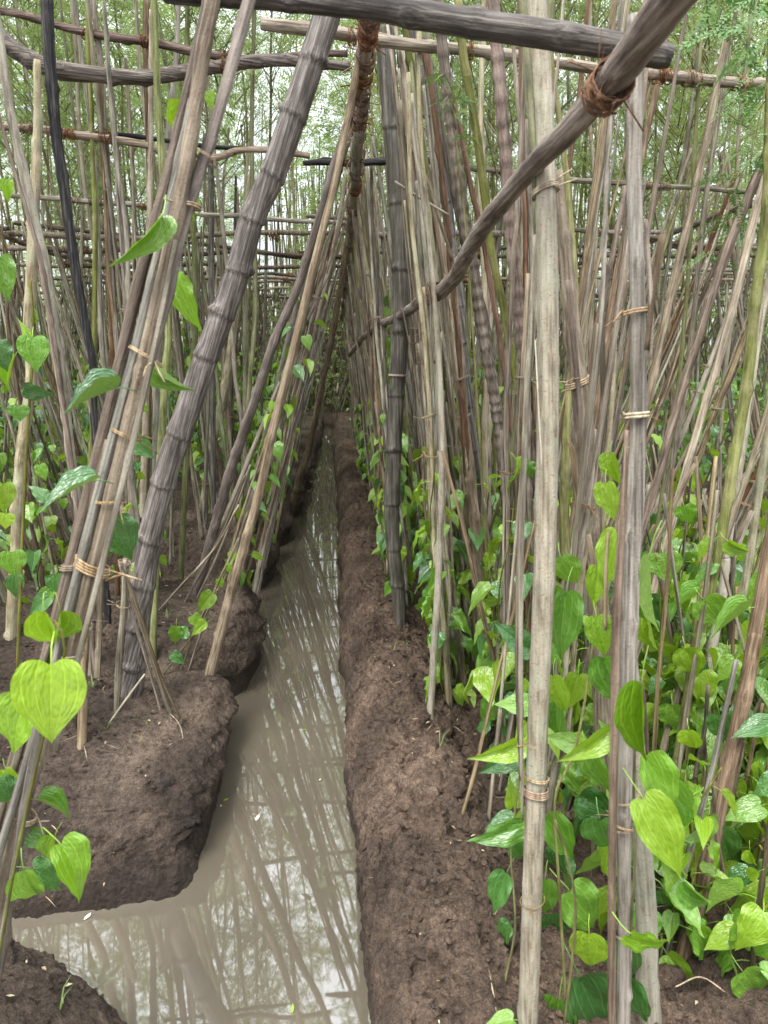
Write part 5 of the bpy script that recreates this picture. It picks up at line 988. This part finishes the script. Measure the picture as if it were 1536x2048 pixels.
# ---------------------------------------------------------------- small things on soil and water
g = MB(); rs = np.random.RandomState(5)
for k in range(2400):
    y = rs.uniform(.8, 6); x = rs.uniform(-1.6, 2.4)
    if x < -.3 and rs.rand() < .3: continue
    z_ = tz(x, y)
    if z_ < .02: continue
    l = rs.uniform(.003, .010) if rs.rand() < .8 else rs.uniform(.02, .06); a = rs.uniform(0, 6.28); w_ = l * rs.uniform(.15, .5) if l < .015 else .0012
    d = np.array([math.cos(a), math.sin(a), 0]); s_ = np.array([-d[1], d[0], 0]); c = np.array([x, y, z_ + .007]); up_ = np.array([0, 0, rs.uniform(.0, .004)])
    g.add([c - d * l, c - s_ * w_ + up_, c + d * l, c + s_ * w_ + up_], [[[0, 1, 2, 3]]])
tag(link('leaf_litter', g.mesh('leaf_litter', [M['litter']], False)), 'fine dry leaf litter scattered over the soil', 'litter', kind='stuff')
g = MB()
for k in range(22):
    y = rs.uniform(.9, 4.5); x = rs.choice([rs.uniform(.08, .5), rs.uniform(-.9, -.45), rs.uniform(-.9, -.43)]); z_ = tz(x, y)
    if z_ < .03: continue
    for q in range(rs.randint(2, 7)):
        a = rs.uniform(0, 6.28); l = rs.uniform(.02, .055); d = np.array([math.cos(a), math.sin(a), 0]); b_ = np.array([x, y, z_ - .005]); s_ = np.array([-d[1], d[0], 0]) * .0012
        p1 = b_ + d * l * .4 + [0, 0, l * .7]; p2 = b_ + d * l + [0, 0, l * .8]; g.add([b_ - s_, b_ + s_, p1 + s_, p1 - s_, p2], [[[0, 1, 2, 3]], [[3, 2, 4]]])
tag(link('grass', g.mesh('grass', [M['grass']])), 'tiny grass sprouts dotted over berm and mounds', 'grass', kind='stuff')
for px, py, s_, lb in [(515, 1636, .013, 'pale curled leaf scrap floating mid ditch'), (175, 1834, .011, 'white petal scrap floating at the channel mouth'), (442, 1612, .008, 'little pale flake at the mound waterline'), (452, 1600, .009, 'tiny yellow leaflet floating by the mound'), (585, 2018, .010, 'yellow leaflet floating low in the ditch'), (608, 1460, .01, 'small yellow leaflet floating beyond the mound corner'), (640, 1560, .008, 'tiny pale speck leaf floating near the berm')]:
    p = gnd(px, py, .004); g = MB(); a = random.uniform(0, 6); d = np.array([math.cos(a), math.sin(a), 0]); q = np.array([-d[1], d[0], 0])
    V = [p - d * s_, p - d * s_ * .3 + q * s_ * .4 + [0, 0, .002], p + d * s_ * .5 + q * s_ * .3 + [0, 0, .003], p + d * s_ + [0, 0, .004], p + d * s_ * .4 - q * s_ * .35 + [0, 0, .001], p - d * s_ * .4 - q * s_ * .3 + [0, 0, .001]]; g.add(V, [[[0, 1, 2, 3, 4, 5]]])
    tag(link('floating_leaf', g.mesh('floating_leaf', [M['petal' if 'pale' in lb or 'white' in lb else 'young']])), lb, 'leaf')
for pts, lb in [([(795, 2010), (835, 1985), (880, 1968)], 'pale twig lying on the berm near the smooth pale pole'), ([(1330, 1840), (1440, 1880), (1536, 1905)], 'pale straw lying across the wet soil'), ([(1310, 1800), (1350, 1818), (1362, 1832)], 'short white twig lying beside the short fat pole'), ([(905, 1590), (922, 1610), (935, 1640)], 'curly root strand at the stake foot'), ([(340, 1432), (362, 1460), (368, 1508)], 'white root strand trailing down the mound'), ([(760, 1730), (790, 1738), (812, 1736)], 'thin straw on the berm slope'), ([(1350, 1980), (1400, 1960), (1450, 1990)], 'dry brown twig on the soil at the bottom corner')]:
    P = np.array([foot(*q) + [0, 0, .006] for q in pts]); P = spline(P, .01); P[:, 2] = [tz(q[0], q[1]) + .008 for q in P]
    g = MB(); g.add(*tube(P, .0016, 5)); tag(link('twig', g.mesh('twig', [M['tie']])), lb, 'twig')

# loose crumbs and clods of soil
rs = np.random.RandomState(11); g = MB()
ico = np.array([(0, 0, 1), (.9, 0, .2), (.28, .85, .2), (-.72, .53, .25), (-.72, -.53, .15), (.28, -.85, .25), (0, 0, -.8)]); icf = np.array([(0, 1, 2), (0, 2, 3), (0, 3, 4), (0, 4, 5), (0, 5, 1), (6, 2, 1), (6, 3, 2), (6, 4, 3), (6, 5, 4), (6, 1, 5)])
n = 15000; ys = .8 + 4.2 * rs.rand(n) ** 1.7; xs = np.where(rs.rand(n) < .62, rs.uniform(.03, .62, n), rs.uniform(-1.3, -.36, n)); xs = np.where(rs.rand(n) < .12, rs.uniform(.6, 2.2, n), xs)
zs = terr(xs, ys, True); rr_ = .0022 + .009 * rs.rand(n) ** 3; ok = (zs > .012) & (fbm(xs * 5, ys * 5, 7, 2) > .40); xs, ys, zs, rr_ = xs[ok], ys[ok], zs[ok], rr_[ok]; n = len(xs)
an = rs.uniform(0, 6.28, n); ca, sa = np.cos(an)[:, None], np.sin(an)[:, None]; V = ico[None] * rs.uniform(.6, 1.3, (n, 7, 1)); V = np.stack([ca * V[..., 0] - sa * V[..., 1], sa * V[..., 0] + ca * V[..., 1], V[..., 2] * .8], -1) * rr_[:, None, None] + np.stack([xs, ys, zs + rr_ * .3], -1)[:, None, :]
g.add(V.reshape(-1, 3), [(icf[None] + (np.arange(n) * 7)[:, None, None]).reshape(-1, 3)])
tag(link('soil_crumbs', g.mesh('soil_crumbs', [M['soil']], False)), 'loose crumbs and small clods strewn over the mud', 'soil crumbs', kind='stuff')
